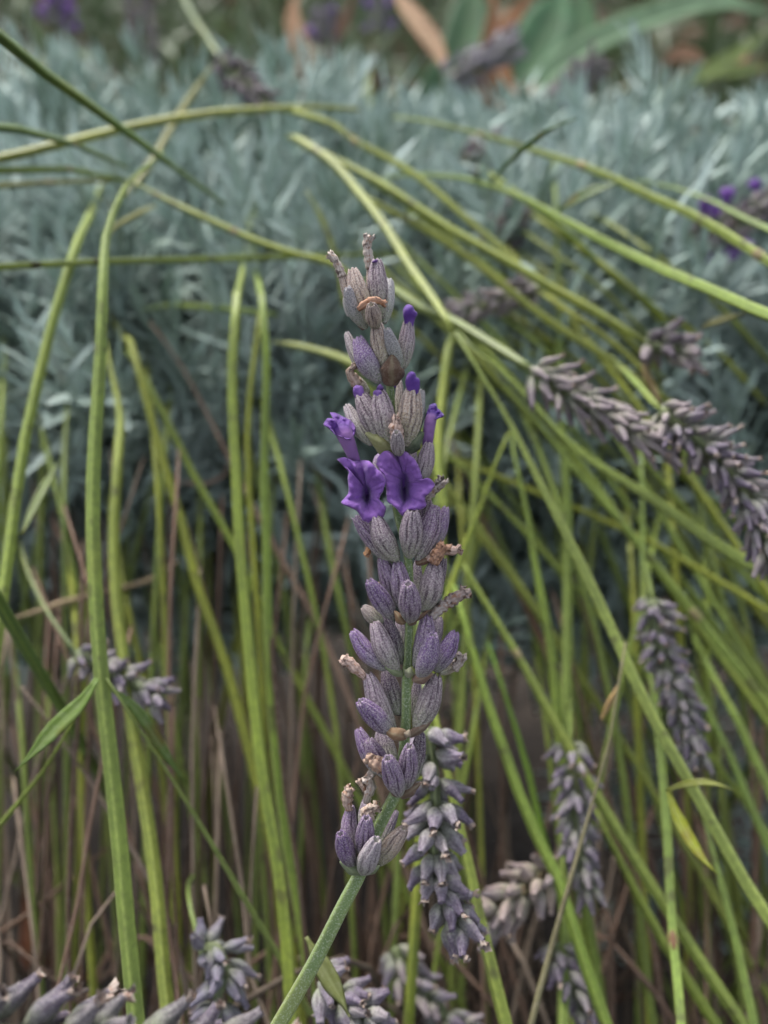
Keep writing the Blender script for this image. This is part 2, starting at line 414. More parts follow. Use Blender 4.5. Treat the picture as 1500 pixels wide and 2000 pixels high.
# base x,y  tip x,y  width  layer (minus = towards the camera)  tint
HC = [
 # top whorl
 (722, 632, 687, 527, 38, -1.0, 'T'), (710, 626, 665, 534, 25, .6, 'T'), (745, 622, 734, 509, 37, -.7, 'M'), (738, 612, 722, 514, 22, 1.2, 'T'),
 (750, 632, 760, 549, 31, .3, 'S'), (716, 642, 676, 564, 31, -.3, 'S'), (735, 640, 725, 596, 29, -1.6, 'T'), (757, 724, 734, 630, 33, -1.0, 'T'),
 # second
 (715, 735, 677, 652, 23, .4, 'G'), (744, 748, 696, 662, 40, -1.0, 'U'), (784, 720, 755, 644, 25, -.6, 'S'), (788, 721, 798, 625, 31, .2, 'M'), (720, 768, 682, 732, 23, .9, 'T'),
 # third
 (726, 870, 676, 794, 28, .5, 'G'), (756, 868, 702, 770, 42, -.6, 'M'), (766, 872, 739, 766, 42, -1.3, 'M'), (780, 830, 781, 745, 19, 1.2, 'B'), (792, 872, 806, 757, 47, -1.2, 'T'),
 (797, 872, 823, 764, 32, .4, 'S'), (780, 888, 774, 846, 26, -1.9, 'G'), (822, 945, 838, 865, 31, -.2, 'M'), (800, 930, 804, 876, 24, .6, 'D'), (745, 925, 739, 892, 26, 2.2, 'V'),
 (724, 960, 700, 905, 24, 2.8, 'P'),
 # fourth
 (760, 1096, 694, 1011, 32, .2, 'P'), (776, 1096, 730, 1010, 42, -.9, 'M'), (800, 1090, 806, 998, 43, -1.1, 'M'), (816, 1096, 851, 990, 38, -.5, 'P'), (842, 1082, 872, 993, 27, .6, 'V'),
 (822, 1070, 836, 978, 32, .8, 'D'), (752, 1080, 722, 1006, 30, 1.2, 'D'),
 # fifth
 (777, 1184, 746, 1090, 36, .4, 'P'), (790, 1200, 777, 1100, 39, -.5, 'P'), (801, 1214, 798, 1142, 41, -1.7, 'P'), (771, 1209, 721, 1136, 35, -.7, 'V'), (812, 1170, 815, 1098, 22, 1.3, 'D'),
 (824, 1196, 853, 1101, 43, -.4, 'M'), (838, 1188, 867, 1092, 26, .9, 'D'), (748, 1218, 709, 1187, 28, .2, 'B'),
 # sixth
 (755, 1309, 687, 1236, 34, .1, 'V'), (777, 1313, 730, 1219, 41, -.7, 'M'), (786, 1297, 750, 1204, 34, .7, 'D'), (788, 1270, 779, 1212, 24, 1.4, 'D'), (811, 1305, 838, 1203, 40, -.1, 'P'),
 (836, 1280, 859, 1208, 27, 1.0, 'D'), (818, 1324, 848, 1243, 40, -1.5, 'U'), (850, 1312, 890, 1236, 34, -.2, 'V'), (858, 1316, 899, 1291, 22, .3, 'T'),
 # seventh
 (770, 1431, 717, 1320, 39, -.2, 'M'), (767, 1431, 703, 1372, 38, -1.1, 'V'), (780, 1398, 753, 1311, 37, .8, 'D'), (810, 1405, 815, 1330, 24, 1.3, 'D'), (812, 1428, 855, 1322, 41, -.5, 'M'),
 # eighth
 (738, 1512, 700, 1425, 33, .3, 'V'), (760, 1522, 720, 1446, 36, -.2, 'P'), (770, 1500, 742, 1428, 40, .9, 'D'), (781, 1553, 757, 1482, 39, -1.4, 'P'), (792, 1540, 800, 1459, 38, -.9, 'P'),
 (808, 1526, 822, 1432, 29, .5, 'D'),
 # lowest
 (690, 1664, 682, 1576, 32, .1, 'P'), (692, 1690, 664, 1630, 34, -.6, 'V'), (709, 1674, 716, 1598, 34, -.7, 'P'), (708, 1706, 734, 1643, 36, -1.6, 'G'), (712, 1625, 715, 1560, 25, 1.0, 'D'),
 (738, 1690, 788, 1619, 36, -.2, 'T'), (742, 1655, 774, 1586, 20, 1.0, 'D'),
]
rng = random.Random(3)
stem_x = lambda y: spline(hp, 200)[min(199, max(0, int((y - 600) / 1400 * 199)))][0]
calyces = []
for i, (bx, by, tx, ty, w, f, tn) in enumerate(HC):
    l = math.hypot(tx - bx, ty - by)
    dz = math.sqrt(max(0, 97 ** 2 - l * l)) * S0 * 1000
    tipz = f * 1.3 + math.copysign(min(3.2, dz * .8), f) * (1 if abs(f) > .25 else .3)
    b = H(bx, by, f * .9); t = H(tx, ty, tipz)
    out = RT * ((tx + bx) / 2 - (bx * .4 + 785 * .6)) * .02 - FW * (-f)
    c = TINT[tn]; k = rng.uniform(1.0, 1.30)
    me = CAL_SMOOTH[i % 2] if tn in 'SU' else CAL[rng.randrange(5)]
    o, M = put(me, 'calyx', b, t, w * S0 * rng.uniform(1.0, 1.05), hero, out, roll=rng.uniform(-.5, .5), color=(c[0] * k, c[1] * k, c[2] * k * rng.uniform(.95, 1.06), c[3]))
    calyces.append((o, M))

def under(o, cal):
    """turn a part of the spike into a sub-part of one of its calyces"""
    co, M = calyces[cal]; o.parent = co; o.matrix_parent_inverse = M.inverted()

def withered(path, color, seed, cal=None, flare=1.6, parent=None, ns=16, frill=4):
    """shrivelled brown corolla: creased tube with a torn, curled mouth; path = (px, py, half width px, depth mm)"""
    rg = random.Random(seed); n = 13
    s = spline(path, n); pts = [H(x + rg.uniform(-.08, .08) * r, y + rg.uniform(-.08, .08) * r, z) for x, y, r, z in s]; rad = []
    for i, q in enumerate(s): rad.append(q[2] * S0 * (1 + .14 * math.sin(i * 1.9 + seed)) * .92)
    sec = [(2 * math.pi * j / ns, 1 + (.16 if j % 2 else -.14) + rg.uniform(-.12, .12), float(j % 2)) for j in range(ns)]
    V, F, A = sweep(pts, rad, sec, twist=.5, jitter=.07, seed=seed, caps=False)
    V = [Vector(v) for v in V]
    # torn mouth
    t = (pts[-1] - pts[-2]).normalized(); c = pts[-1]; o = (n - 1) * ns
    for rr, (fl, fw) in enumerate(((1.25, .5), (flare, .55), (flare * .72, .95))):
        o2 = len(V)
        for j in range(ns):
            d = V[(n - 1) * ns + j] - c
            lob = .55 + .6 * (.5 + .5 * math.cos(frill * 2 * math.pi * j / ns + seed)) + rg.uniform(-.2, .2)
            V.append(c + d * fl * (.8 + .35 * lob) + t * rad[-1] * fw * lob * 1.5 + Vector((rg.uniform(-1, 1), rg.uniform(-1, 1), rg.uniform(-1, 1))) * rad[-1] * .42); A['corner'].append(.5 if rr else float(j % 2))
        for j in range(ns):
            k = (j + 1) % ns; F.append((o + j, o + k, o2 + k, o2 + j))
        o = o2
    ob = mesh_obj('withered_corolla', V, F, M_WITHER, parent or hero, attrs={'corner': A['corner']}, color=(*color, 1))
    solid(ob, .00012)
    if cal is not None: under(ob, cal)
    return ob
TAN = (.50, .38, .30); PINK = (.58, .42, .36); PALE = (.58, .52, .47); RUST = (.42, .20, .10); GREY = (.46, .41, .38)
withered([(668, 540, 8, .6), (660, 520, 6.5, .3), (653, 507, 6, 0), (648, 501, 7, 0)], PALE, 1, 1, 1.0)
withered([(723, 522, 8, 1.0), (720, 500, 7.5, .6), (717, 480, 7, .4), (720, 467, 8, .2)], PALE, 2, 3, 1.05)
withered([(700, 604, 4, -2.6), (716, 592, 6, -3.2), (730, 586, 6, -3.4), (748, 592, 4, -3.0)], RUST, 3, 6, 1.2)
withered([(702, 752, 10, .6), (690, 738, 9, .2), (683, 724, 6, -.2), (690, 716, 4, -.5)], TAN, 4, 12, 1.0)
withered([(776, 862, 11, -2.6), (775, 845, 11, -3.1), (774, 832, 10, -3.4), (774, 820, 6, -3.5)], PINK, 5, 19, .75)
withered([(832, 975, 6, .6), (844, 960, 8, .4), (855, 948, 9, .2), (862, 941, 9, 0)], GREY, 6, None, 1.15)
withered([(838, 1096, 9, -.8), (852, 1082, 11, -1.0), (862, 1074, 9, -1.0), (880, 1076, 8, -.8), (893, 1074, 7, -.6)], PINK, 7, None, 1.5)
withered([(846, 1100, 8, -1.4), (853, 1086, 10, -1.7), (862, 1072, 9, -1.8)], (.50, .27, .16), 17, None, 1.2)
withered([(836, 1210, 8, .2), (852, 1194, 10, 0), (866, 1183, 10, 0), (874, 1178, 8, 0)], GREY, 8, 36, 1.3)
withered([(868, 1182, 7, 0), (884, 1172, 11, 0), (896, 1164, 9, -.2), (905, 1160, 9, -.2)], (.36, .29, .27), 9, None, 1.35)
withered([(744, 1166, 8, .8), (745, 1155, 7, .7), (743, 1148, 5, .6)], TAN, 10, None, 1.1)
withered([(886, 1306, 9, .3), (894, 1298, 8, .3), (899, 1290, 8, .3)], GREY, 11, 47, 1.1)
withered([(718, 1334, 4, -.2), (710, 1320, 5.5, -.4), (700, 1311, 8.5, -.5), (688, 1299, 10, -.5), (678, 1291, 9, -.5)], PINK, 12, 48, 1.1)
withered([(752, 1500, 10, -2.4), (742, 1496, 14, -2.8), (732, 1490, 13, -2.8), (724, 1484, 9, -2.6)], (.46, .31, .22), 13, 54, 1.4)
withered([(682, 1582, 6, .2), (678, 1565, 9, .1), (679, 1552, 10, 0), (682, 1545, 8, 0)], (.47, .36, .29), 14, 60, 1.0)
withered([(716, 1604, 9, -1.6), (718, 1592, 12, -1.9), (722, 1582, 10, -2.0), (732, 1578, 7, -2.0)], (.46, .37, .30), 15, 62, 1.5)
withered([(715, 1568, 5, 1.0), (719, 1552, 8, .8), (724, 1536, 9, .7), (722, 1526, 8, .6)], PALE, 16, 64, 1.5)
withered([(713, 1545, 4, .8), (708, 1536, 4, .6), (702, 1527, 4, .6)], TAN, 18, 64, 1.3)
withered([(730, 1066, 4, .5), (722, 1070, 5, .4), (717, 1080, 5, .3)], (.50, .24, .08), 19, None, 1.2)

# violet buds not yet open
def bud(path, cal, color=(.17, .075, .38), seed=0):
    s = spline(path, 17); pts = [H(x, y, z) for x, y, r, z in s]
    sec = [(2 * math.pi * j / 16, 1 + .20 * math.cos(3 * 2 * math.pi * j / 16 + seed) + .06 * math.cos(7 * j + seed), .2) for j in range(16)]
    rad = [q[2] * S0 * math.sqrt(max(.01, 1 - max(0, (i - 8) / 8.05) ** 2)) for i, q in enumerate(s)]
    V, F, A = sweep(pts, rad, sec, twist=.8, jitter=.02, seed=seed)
    A['v'] = [.4] * len(V)
    o = mesh_obj('bud', V, F, M_PETAL, hero, attrs=A, color=(*color, 1)); under(o, cal)
bud([(798, 638, 8, .2), (798, 624, 10, .1), (799, 611, 14, -.2), (802, 602, 14.5, -.4), (806, 598, 12, -.5)], 11, seed=1)
bud([(806, 770, 9, -1.9), (806, 755, 12, -2.0), (804, 742, 13.5, -2.2), (806, 733, 13.5, -2.4), (811, 729, 11, -2.5)], 17, seed=2)
bud([(703, 775, 9, -.8), (700, 764, 10, -.8), (697, 756, 9, -.8), (696, 752, 6, -.8)], 14, (.20, .10, .40), 3)
bud([(739, 772, 9, -1.8), (738, 766, 8.5, -1.9), (738, 761, 6, -1.9)], 15, (.22, .12, .40), 4)
bud([(743, 770, 6, 1.0), (743, 758, 7, .9), (742, 750, 5, .8)], 15, (.22, .11, .42), 5)
bud([(734, 514, 9, -1.2), (734, 510, 7, -1.2), (733, 507, 4, -1.2)], 2, (.16, .08, .25), 6)
bud([(767, 756, 5, 1.2), (768, 750, 5, 1.1), (768, 744, 3, 1.1)], 16, (.15, .07, .36), 7)

# open two-lipped flowers: tube, throat, waved rim
def corolla(tube, throat, rim, color, label=None, belly=.55, N=96, rows=14, seed=0):
    """tube = list of (px,py,r px,depth mm) up to the throat; throat = (px,py,rx,ry,depth); rim = closed list of (px,py,depth)"""
    rg = random.Random(seed)
    rm = spline(rim + rim[:1], N + 1)[:N]
    rm = [(x + 1.3 * noise.noise(Vector((x * .16, y * .16, seed + 2))) + rg.uniform(-.15, .15), y + 1.3 * noise.noise(Vector((x * .16, y * .16, seed + 30))) + rg.uniform(-.15, .15), z + .5 * noise.noise(Vector((x * .12, y * .12, seed + 60)))) for x, y, z in rm]
    cx, cy, rx, ry, tz = throat
    V = []; F = []; VV = []
    ang = [math.atan2(y - cy, x - cx) for x, y, z in rm]
    for (x, y, r, z) in tube:
        for a in ang: V.append(H(x + r * math.cos(a), y + r * math.sin(a) * .8, z + r * .06 * math.sin(a))); VV.append(.0 if z > 2 else -1.0)
    nt = len(tube)
    for i in range(rows):
        s = i / (rows - 1)
        for j in range(N):
            x, y, z = rm[j]; a = ang[j]
            x0, y0 = cx + rx * math.cos(a), cy + ry * math.sin(a)
            px = lerp(x0, x, s); py = lerp(y0, y, s)
            zz = lerp(tz, z, s ** belly)
            w = noise.noise(Vector((px * .055, py * .055, seed))) * .40 * s + noise.noise(Vector((px * .14, py * .14, seed + 5))) * .34 * min(1, s * 2) + noise.noise(Vector((px * .24, py * .24, seed + 9))) * .16 * min(1, s * 2)
            w += .07 * s * math.sin(j / N * 2 * math.pi * 7 + seed)                       # soft folds running out to the rim
            zz += w + 1.0 * (max(0, s - .66) / .34) ** 2.2                                 # the lip rolls back
            V.append(H(px, py, zz)); VV.append(s)
    for i in range(nt + rows - 1):
        for j in range(N):
            k = (j + 1) % N; F.append((i * N + j, i * N + k, (i + 1) * N + k, (i + 1) * N + j))
    o = mesh_obj('corolla', V, F, M_PETAL, hero, attrs={'v': VV}, color=(*color, 1)); solid(o, .00009)
    if label: o['label'] = label
    return o
VIO = (.37, .175, .60)
corolla([(717, 966, .2, 3.0), (717, 966, 4, 2.4)], (716, 966, 6, 15, 1.0),
        [(658, 897, -1.2), (672, 893, -1.7), (690, 900, -2.3), (704, 899, -1.0), (719, 900, -3.0), (738, 917, -3.4), (753, 936, -3.3), (748, 958, -2.8), (741, 974, -2.4), (753, 990, -2.7), (748, 1010, -2.4),
         (730, 1021, -2.0), (712, 1018, -2.2), (696, 997, -3.2), (682, 990, -3.2), (666, 982, -2.8), (678, 968, -2.6), (682, 955, -2.4), (679, 938, -2.5), (681, 918, -2.5), (672, 908, -1.6)], VIO, 'open violet flower with a spurred upper lobe', seed=3)
corolla([(789, 952, .2, 3.0), (789, 952, 4, 2.4)], (790, 952, 7, 26, .9),
        [(734, 905, -2.2), (741, 890, -2.6), (754, 880, -2.8), (766, 885, -2.6), (773, 891, -.9), (782, 880, -2.8), (801, 889, -3.0), (815, 905, -2.8), (824, 930, -2.4), (826, 938, -2.6), (835, 934, -3.0),
         (849, 947, -2.6), (841, 960, -2.9), (830, 972, -3.2), (832, 988, -2.9), (818, 996, -3.3), (802, 998, -3.4), (786, 1007, -2.8), (773, 991, -3.0), (757, 979, -2.6), (755, 963, -2.4), (754, 946, -2.5), (745, 926, -2.4)], VIO, 'open violet flower with a broad rolled lower lip', seed=8)
corolla([(697, 912, 8, .3), (692, 897, 10.5, 0), (685, 878, 12.5, -.3), (677, 858, 15, -.5)], (670, 842, 18, 12, -.6),
        [(631, 828, -.8), (640, 818, -1.0), (652, 817, -.8), (645, 806, .4), (658, 808, .6), (672, 815, .6), (688, 823, .2), (695, 838, -.4), (690, 853, -1.0), (683, 860, -1.5), (668, 853, -1.9), (654, 847, -1.7), (643, 838, -1.3)], (.175, .068, .37), 'violet flower seen from the side with a long pinkish tube', belly=.8, seed=12)
corolla([(835, 872, 9, -.4), (836, 856, 10, -.4), (838, 838, 10.5, -.3), (841, 820, 11, -.2)], (843, 812, 10, 7, -.2),
        [(836, 800, .2), (841, 790, .4), (851, 789, .4), (855, 797, .2), (866, 813, -.4), (856, 817, -.8), (846, 820, -1.0), (836, 817, -.6), (833, 808, -.2)], (.115, .045, .32), 'dark violet flower in profile', belly=.8, seed=15)

# papery bracts under the whorls
def bract(bx, by, tx, ty, w, z, color, curl=.5, cal=None, parent=None, nm='bract'):
    n = 14; out = []
    b = H(bx, by, z); t = H(tx, ty, z - .4); mid = (b + t) / 2 - FW * (w * S0 * curl)
    ps = [Vector(q) for q in spline([tuple(b), tuple(mid), tuple(t)], n)]
    wd = [w * .5 * S0 * max(.05, math.sin(math.pi * (.06 + .94 * i / (n - 1)) ** .72) ** .62) for i in range(n)]
    V, F, A = ribbon(ps, wd, -FW, fold=-.75, ncross=4, ex=2.0)
    V = [v + Vector([noise.noise(v * 900 + Vector((k * 9, 0, 0))) for k in range(3)]) * (w * S0 * .09) for v in V]
    o = solid(mesh_obj(nm, V, F, M_BRACT, hero, attrs=A, color=(*color, 1)), .00015)
    if cal is not None: under(o, cal)
    return o
BRN = (.15, .075, .05); TNB = (.30, .18, .10); OLV = (.235, .235, .10); GRN = (.20, .24, .13)
bract(764, 754, 767, 690, 46, -1.8, BRN, .4); bract(714, 642, 681, 592, 18, -.2, BRN, .3); bract(682, 618, 671, 582, 9, -.4, (.52, .49, .48), .2)
bract(776, 884, 714, 846, 36, -1.0, OLV, .45); bract(790, 880, 828, 844, 34, -.6, (.10, .13, .08), .4)
bract(812, 1100, 848, 1090, 14, -.6, BRN, .3); bract(768, 1098, 735, 1070, 20, .4, GRN, .3)
bract(790, 1218, 770, 1194, 20, -1.6, TNB, .4); bract(798, 1220, 816, 1204, 16, -1.7, (.17, .10, .06), .4); bract(812, 1212, 838, 1192, 7, -.8, BRN, .4)
bract(796, 1322, 803, 1304, 20, -1.5, (.30, .31, .20), .5); bract(806, 1330, 846, 1316, 22, -1.6, (.22, .13, .10), .5); bract(786, 1318, 752, 1302, 16, -.8, GRN, .4)
bract(796, 1440, 750, 1424, 27, -1.9, TNB, .5); bract(792, 1440, 800, 1426, 13, -2.2, (.38, .30, .22), .6); bract(800, 1438, 846, 1404, 16, -.8, (.20, .13, .10), .4)
bract(782, 1558, 820, 1528, 22, -.9, (.20, .12, .09), .4); bract(778, 1556, 764, 1540, 14, -1.7, BRN, .3)
bract(708, 1708, 664, 1680, 24, -.9, GRN, .5); bract(712, 1708, 742, 1690, 16, -.8, GRN, .4)

# ------------------------------------------------------------------ silver shrub mound behind
def top_of(px):
    pts = [(-400, 60), (0, 55), (250, 60), (420, 75), (640, 100), (760, 150), (850, 215), (930, 260), (1060, 270), (1160, 175), (1260, 120), (1330, 175), (1500, 165), (1900, 160)]
    for (a, b), (c, d) in zip(pts, pts[1:]):
        if px <= c: return lerp(b, d, (px - a) / (c - a))
    return 160
def mound(px, py):
    d = [(0, .45), (100, .41), (200, .36), (300, .318), (450, .275), (600, .25), (800, .24), (1000, .24), (1300, .25), (2200, .265)]
    for (a, b), (c, e) in zip(d, d[1:]):
        if py <= c: return lerp(b, e, max(0, (py - a) / (c - a)))
    return .275
def silver_leaf(base, az, el, L, w, droop, rg):
    d = Vector((math.cos(az) * math.cos(el), math.sin(az) * math.cos(el), math.sin(el)))
    n = 5; ps = []; p = Vector(base); dd = d.copy()
    for i in range(n):
        ps.append(p.copy()); dd = (dd + Vector((0, 0, droop)) + d * 0).normalized(); p = p + dd * (L / (n - 1))
    up = Vector((-math.cos(az) * math.sin(el), -math.sin(az) * math.sin(el), math.cos(el)))
    return ribbon(ps, [w * k for k in (.45, .9, 1, .8, .12)], up, fold=.35)
def shoot_parts(seed, nodes=8, Ls=1.0):
    rg = random.Random(seed); out = []
    H_ = .042 * Ls; stem = [Vector((rg.uniform(-.002, .002) * i / 4, rg.uniform(-.002, .002) * i / 4, H_ * i / 5)) for i in range(6)]
    out.append(sweep([stem[0] + Vector((0, 0, -.03))] + stem, [.0011] * 5 + [.0008, .0006], RD))
    for k in range(nodes):
        t = k / (nodes - 1); z = H_ * (.12 + .88 * t)
        for s in range(2 if k < nodes - 2 else 3):
            az = k * math.pi / 2 + s * (math.pi if k < nodes - 2 else 2.09) + rg.uniform(-.15, .15)
            el = lerp(R_(18), R_(72), t ** 1.3) + rg.uniform(-.2, .2)
            L = lerp(.026, .016, t) * rg.uniform(.75, 1.2) * Ls
            out.append(silver_leaf((0, 0, z), az, el, L, rg.uniform(.00105, .00150), rg.uniform(-.06, .12), rg))
    return out
SHOOT = []
for s in range(9):
    V, F, A = merge(shoot_parts(100 + s, 7 + s % 3, .85 + .06 * s))
    me = bpy.data.meshes.new('leafy_shoot'); me.from_pydata([tuple(v) for v in V], [], F); me.polygons.foreach_set('use_smooth', [True] * len(F)); me.materials.append(M_SILVER)
    at = me.attributes.new('across', 'FLOAT', 'POINT')
    SHOOT.append(me)
LEAFM = []
for s in range(5):
    rg = random.Random(40 + s); V, F, A = silver_leaf((0, 0, 0), 0, 0, .022, .0013, .05 * (s - 1), rg)
    me = bpy.data.meshes.new('leaf'); me.from_pydata([tuple(v) for v in V], [], F); me.polygons.foreach_set('use_smooth', [True] * len(F)); me.materials.append(M_SILVER); LEAFM.append(me)

def shoot_matrix(base, rg, tilt=.55):
    d = (Vector((0, 0, 1)) - FW * rg.uniform(-.1, .75) + Vector((rg.uniform(-1, 1), rg.uniform(-1, 1), 0)) * tilt).normalized()
    q = d.to_track_quat('Z', 'Y').to_matrix().to_4x4()
    return q @ Matrix.Rotation(rg.uniform(0, 6.28), 4, 'Z') @ Matrix.Diagonal((1, 1, 1, 1)) , rg.uniform(.8, 1.25)
rng = random.Random(21)
BUSH = [empty('silver_shrub', (-.10, .33, 0), 'silvery narrow-leaved shrub mound behind the tall upright green stems', 'shrub'),
        empty('silver_shrub', (.02, .36, 0), 'silver-leaved shrub mound rising behind the tip of the violet flower spike', 'shrub'),
        empty('silver_shrub', (.14, .34, 0), 'silvery narrow-leaved shrub mound beneath the long slanting arched stems', 'shrub')]
cnt = [0, 0, 0]
def add_shoot(px, py, d, rg, scale=1.0, leaves=False):
    bi = 0 if px < 520 else (1 if px < 960 else 2)
    base = P(px, py, d)
    if base.z < .01: return
    root = BUSH[bi]; q, s = shoot_matrix(base, rg, .6); s *= scale * .60
    M = Matrix.Translation(base - Vector(root['_loc'])) @ q @ Matrix.Diagonal((s, s, s, 1))
    if not leaves:
        o = bpy.data.objects.new('leafy_shoot', rg.choice(SHOOT)); COL.objects.link(o); o.parent = root; o.matrix_local = M
    else:                                                    # the shoots that show clearest: each leaf on its own
        stem = [Vector((0, 0, -.03 + .0125 * i)) for i in range(7)]
        V, F, A = sweep(stem, [.0011] * 5 + [.0008, .0006], RD)
        me = bpy.data.meshes.new('leafy_shoot'); me.from_pydata([tuple(v) for v in V], [], F); me.materials.append(M_SILVER)
        o = bpy.data.objects.new('leafy_shoot', me); COL.objects.link(o); o.parent = root; o.matrix_local = M
        for k in range(7):
            t = k / 6
            for a in range(2 if k < 5 else 3):
                az = k * 1.571 + a * (math.pi if k < 5 else 2.09) + rg.uniform(-.15, .15); el = lerp(R_(18), R_(72), t ** 1.3) + rg.uniform(-.2, .2)
                lf = bpy.data.objects.new('leaf', LEAFM[rg.randrange(5)]); COL.objects.link(lf); lf.parent = o
                kk = lerp(1.2, .75, t) * rg.uniform(.8, 1.15)
                lf.matrix_local = Matrix.Translation((0, 0, .005 + .038 * t)) @ Matrix.Rotation(az, 4, 'Z') @ Matrix.Rotation(-el, 4, 'Y') @ Matrix.Diagonal((kk, 1, kk, 1))
    cnt[bi] += 1
for lx, ly in ((60, 640), (140, 560), (330, 560), (90, 840), (250, 640), (600, 800), (640, 520), (560, 420), (420, 420), (120, 430), (1180, 330), (1300, 300), (1420, 350), (1250, 480), (1420, 560), (1000, 430), (620, 640), (1060, 330)):
    add_shoot(lx, ly, mound(lx, ly) - .012, rng, 1.05, True)
for layer in range(2):
    n = 0
    while n < (560 if layer == 0 else 420):
        px = rng.uniform(-260, 1760); py = rng.uniform(60, 1300)
        lim = top_of(px) + 150 * (.385 / mound(px, py))
        if py < lim: continue
        keep = 1.0 if py < 720 else (.5 if py < 950 else .22)
        if py < 420: keep *= .85
        if 980 < px and py > 800: keep *= .75
        if rng.random() > keep: continue
        if cnt[0 if px < 520 else (1 if px < 960 else 2)] > 285: n += 1; continue
        add_shoot(px, py + 30, mound(px, py) + (rng.uniform(-.008, .02) if layer == 0 else rng.uniform(.02, .06)), rng, 1.0 if layer == 0 else 1.15)
        n += 1
for k in range(60):                                            # low shoots in the shade at the right
    add_shoot(rng.uniform(1150, 1700), rng.uniform(1250, 1900), rng.uniform(.26, .33), rng, .9)

def stuff_shoots(name, label, n, fn, mat, seed, cat=None):
    """one object holding many leaf sprays"""
    rg = random.Random(seed); parts = []
    for k in range(n):
        base, sc = fn(rg)
        q, s = shoot_matrix(base, rg, .9); M = Matrix.Translation(base) @ q @ Matrix.Diagonal((s * sc,) * 3 + (1,))
        for _ in range(9):
            v, f, a = silver_leaf((0, 0, rg.uniform(0, .03)), rg.uniform(0, 6.28), rg.uniform(.1, 1.3), rg.uniform(.016, .03), rg.uniform(.0011, .002), rg.uniform(-.1, .1), rg)
            parts.append(([M @ Vector(p) for p in v], f, a))
    V, F, A = merge(parts)
    o = mesh_obj(name, V, F, mat, attrs=A, color=(.075, .12, .05, 1)); o['kind'] = 'stuff'; o['label'] = label
    return o
stuff_shoots('inner_foliage', 'dim foliage deep inside the shrubs', 3600, lambda rg: ((lambda x, y: (P(x, y, mound(x, y) + rg.uniform(.012, .10)), .70))(rg.uniform(-300, 1800), 330 + 950 * rg.random() ** 1.5)), M_SILVER, 5)
def garden_pt(rg):
    y = rg.uniform(.95, 2.4); x = rg.uniform(-1.0, 1.0) * (.4 + y * .7)
    return Vector((x, y, rg.uniform(.0, .10 + .16 * sm(.8, 2.0, y)))), rg.uniform(1.5, 3.5)
o = stuff_shoots('undergrowth', 'blurred green weeds and low plants in the bed beyond', 1500, garden_pt, M_BLADE, 9)
def garden_pt2(rg):
    y = rg.uniform(.85, 2.2); x = rg.uniform(-1.0, 1.0) * (.4 + y * .7)
    return Vector((x, y, rg.uniform(.0, .08 + .14 * sm(.8, 2.0, y)))), rg.uniform(1.2, 3)
o = stuff_shoots('leaf_litter', 'blurred brown dead leaves scattered in the bed beyond', 700, garden_pt2, M_DEAD, 10); o.color = (.20, .11, .07, 1)
# far shrub wall that closes the view
def far_pt(rg):
    y = rg.uniform(2.3, 3.2); x = rg.uniform(-2.6, 2.6); return Vector((x, y, rg.uniform(0, .7))), rg.uniform(4, 7)
o = stuff_shoots('shrubbery', 'far blurred green shrubbery closing the garden bed', 900, far_pt, M_BLADE, 11); o.color = (.05, .08, .03, 1)

# ------------------------------------------------------------------ stems
GREEN = (.165, .235, .040); YEL = (.225, .265, .035); BRIGHT = (.165, .275, .040); PALEG = (.235, .285, .100); DKG = (.060, .130, .025); OLIVE = (.165, .165, .055)
BROWN = (.165, .105, .075); PINKB = (.26, .175, .13); STRAW = (.42, .32, .20); DBROWN = (.085, .055, .04)
def path3(pts, d0, d1):
    """pixel path -> (x,y,d) with depth running from d0 to d1 along it; a point may carry its own depth"""
    L = [0]
    for a, b in zip(pts, pts[1:]): L.append(L[-1] + math.hypot(b[0] - a[0], b[1] - a[1]))
    return [(p[0], p[1], p[2] if len(p) > 2 else lerp(d0, d1, l / L[-1])) for p, l in zip(pts, L)]
def ground_end(p, dirn, rg, reach=.04):
    """carry a stem on out of the picture and down to the soil"""
    p = Vector(p); dirn = Vector(dirn).normalized()
    q1 = p + dirn * reach
    if dirn.z > -.2: q1.z = p.z + dirn.z * reach * .5
    q1.z = max(.02, q1.z)
    g0 = Vector((q1.x + dirn.x * .03 + rg.uniform(-.01, .01), max(q1.y + .03, .10) + rg.uniform(0, .03), -.008))
    m = (q1 * .45 + g0 * .55) + Vector((dirn.x * .012, -.004, 0))
    return [q1, m, g0]
def stalk_geo(pts, d0, d1, w0, w1, seed, ground0=False, ground1=False, sec=SQ, n=None, jitter=0.0):
    rg = random.Random(seed)
    w3 = [P(*p) for p in path3(pts, d0, d1)]
    ra = []
    m = len(w3)
    for i, p in enumerate(path3(pts, d0, d1)): ra.append(lerp(w0, w1, i / max(1, m - 1)) * .5 * pxm(p[2]) * .86)
    if ground0:
        e = ground_end(w3[0], w3[0] - w3[1], rg); w3 = list(reversed(e)) + w3; ra = [ra[0]] * len(e) + ra
    if ground1:
        e = ground_end(w3[-1], w3[-1] - w3[-2], rg); w3 = w3 + e; ra = ra + [ra[-1]] * len(e)
    n = n or max(12, 3 * len(w3))
    fr = (not ground0, not ground1)
    s = spline([(*p, r * 1) for p, r in zip(w3, ra)], n)
    return [Vector(q[:3]) for q in s], [max(.0002, q[3] * ((lerp(.28, 1, sm(0, .24, i / (n - 1))) if fr[0] else 1) * (lerp(1, .6, sm(.9, 1, i / (n - 1))) if fr[1] else 1))) for i, q in enumerate(s)], rg
STEMN = [0]
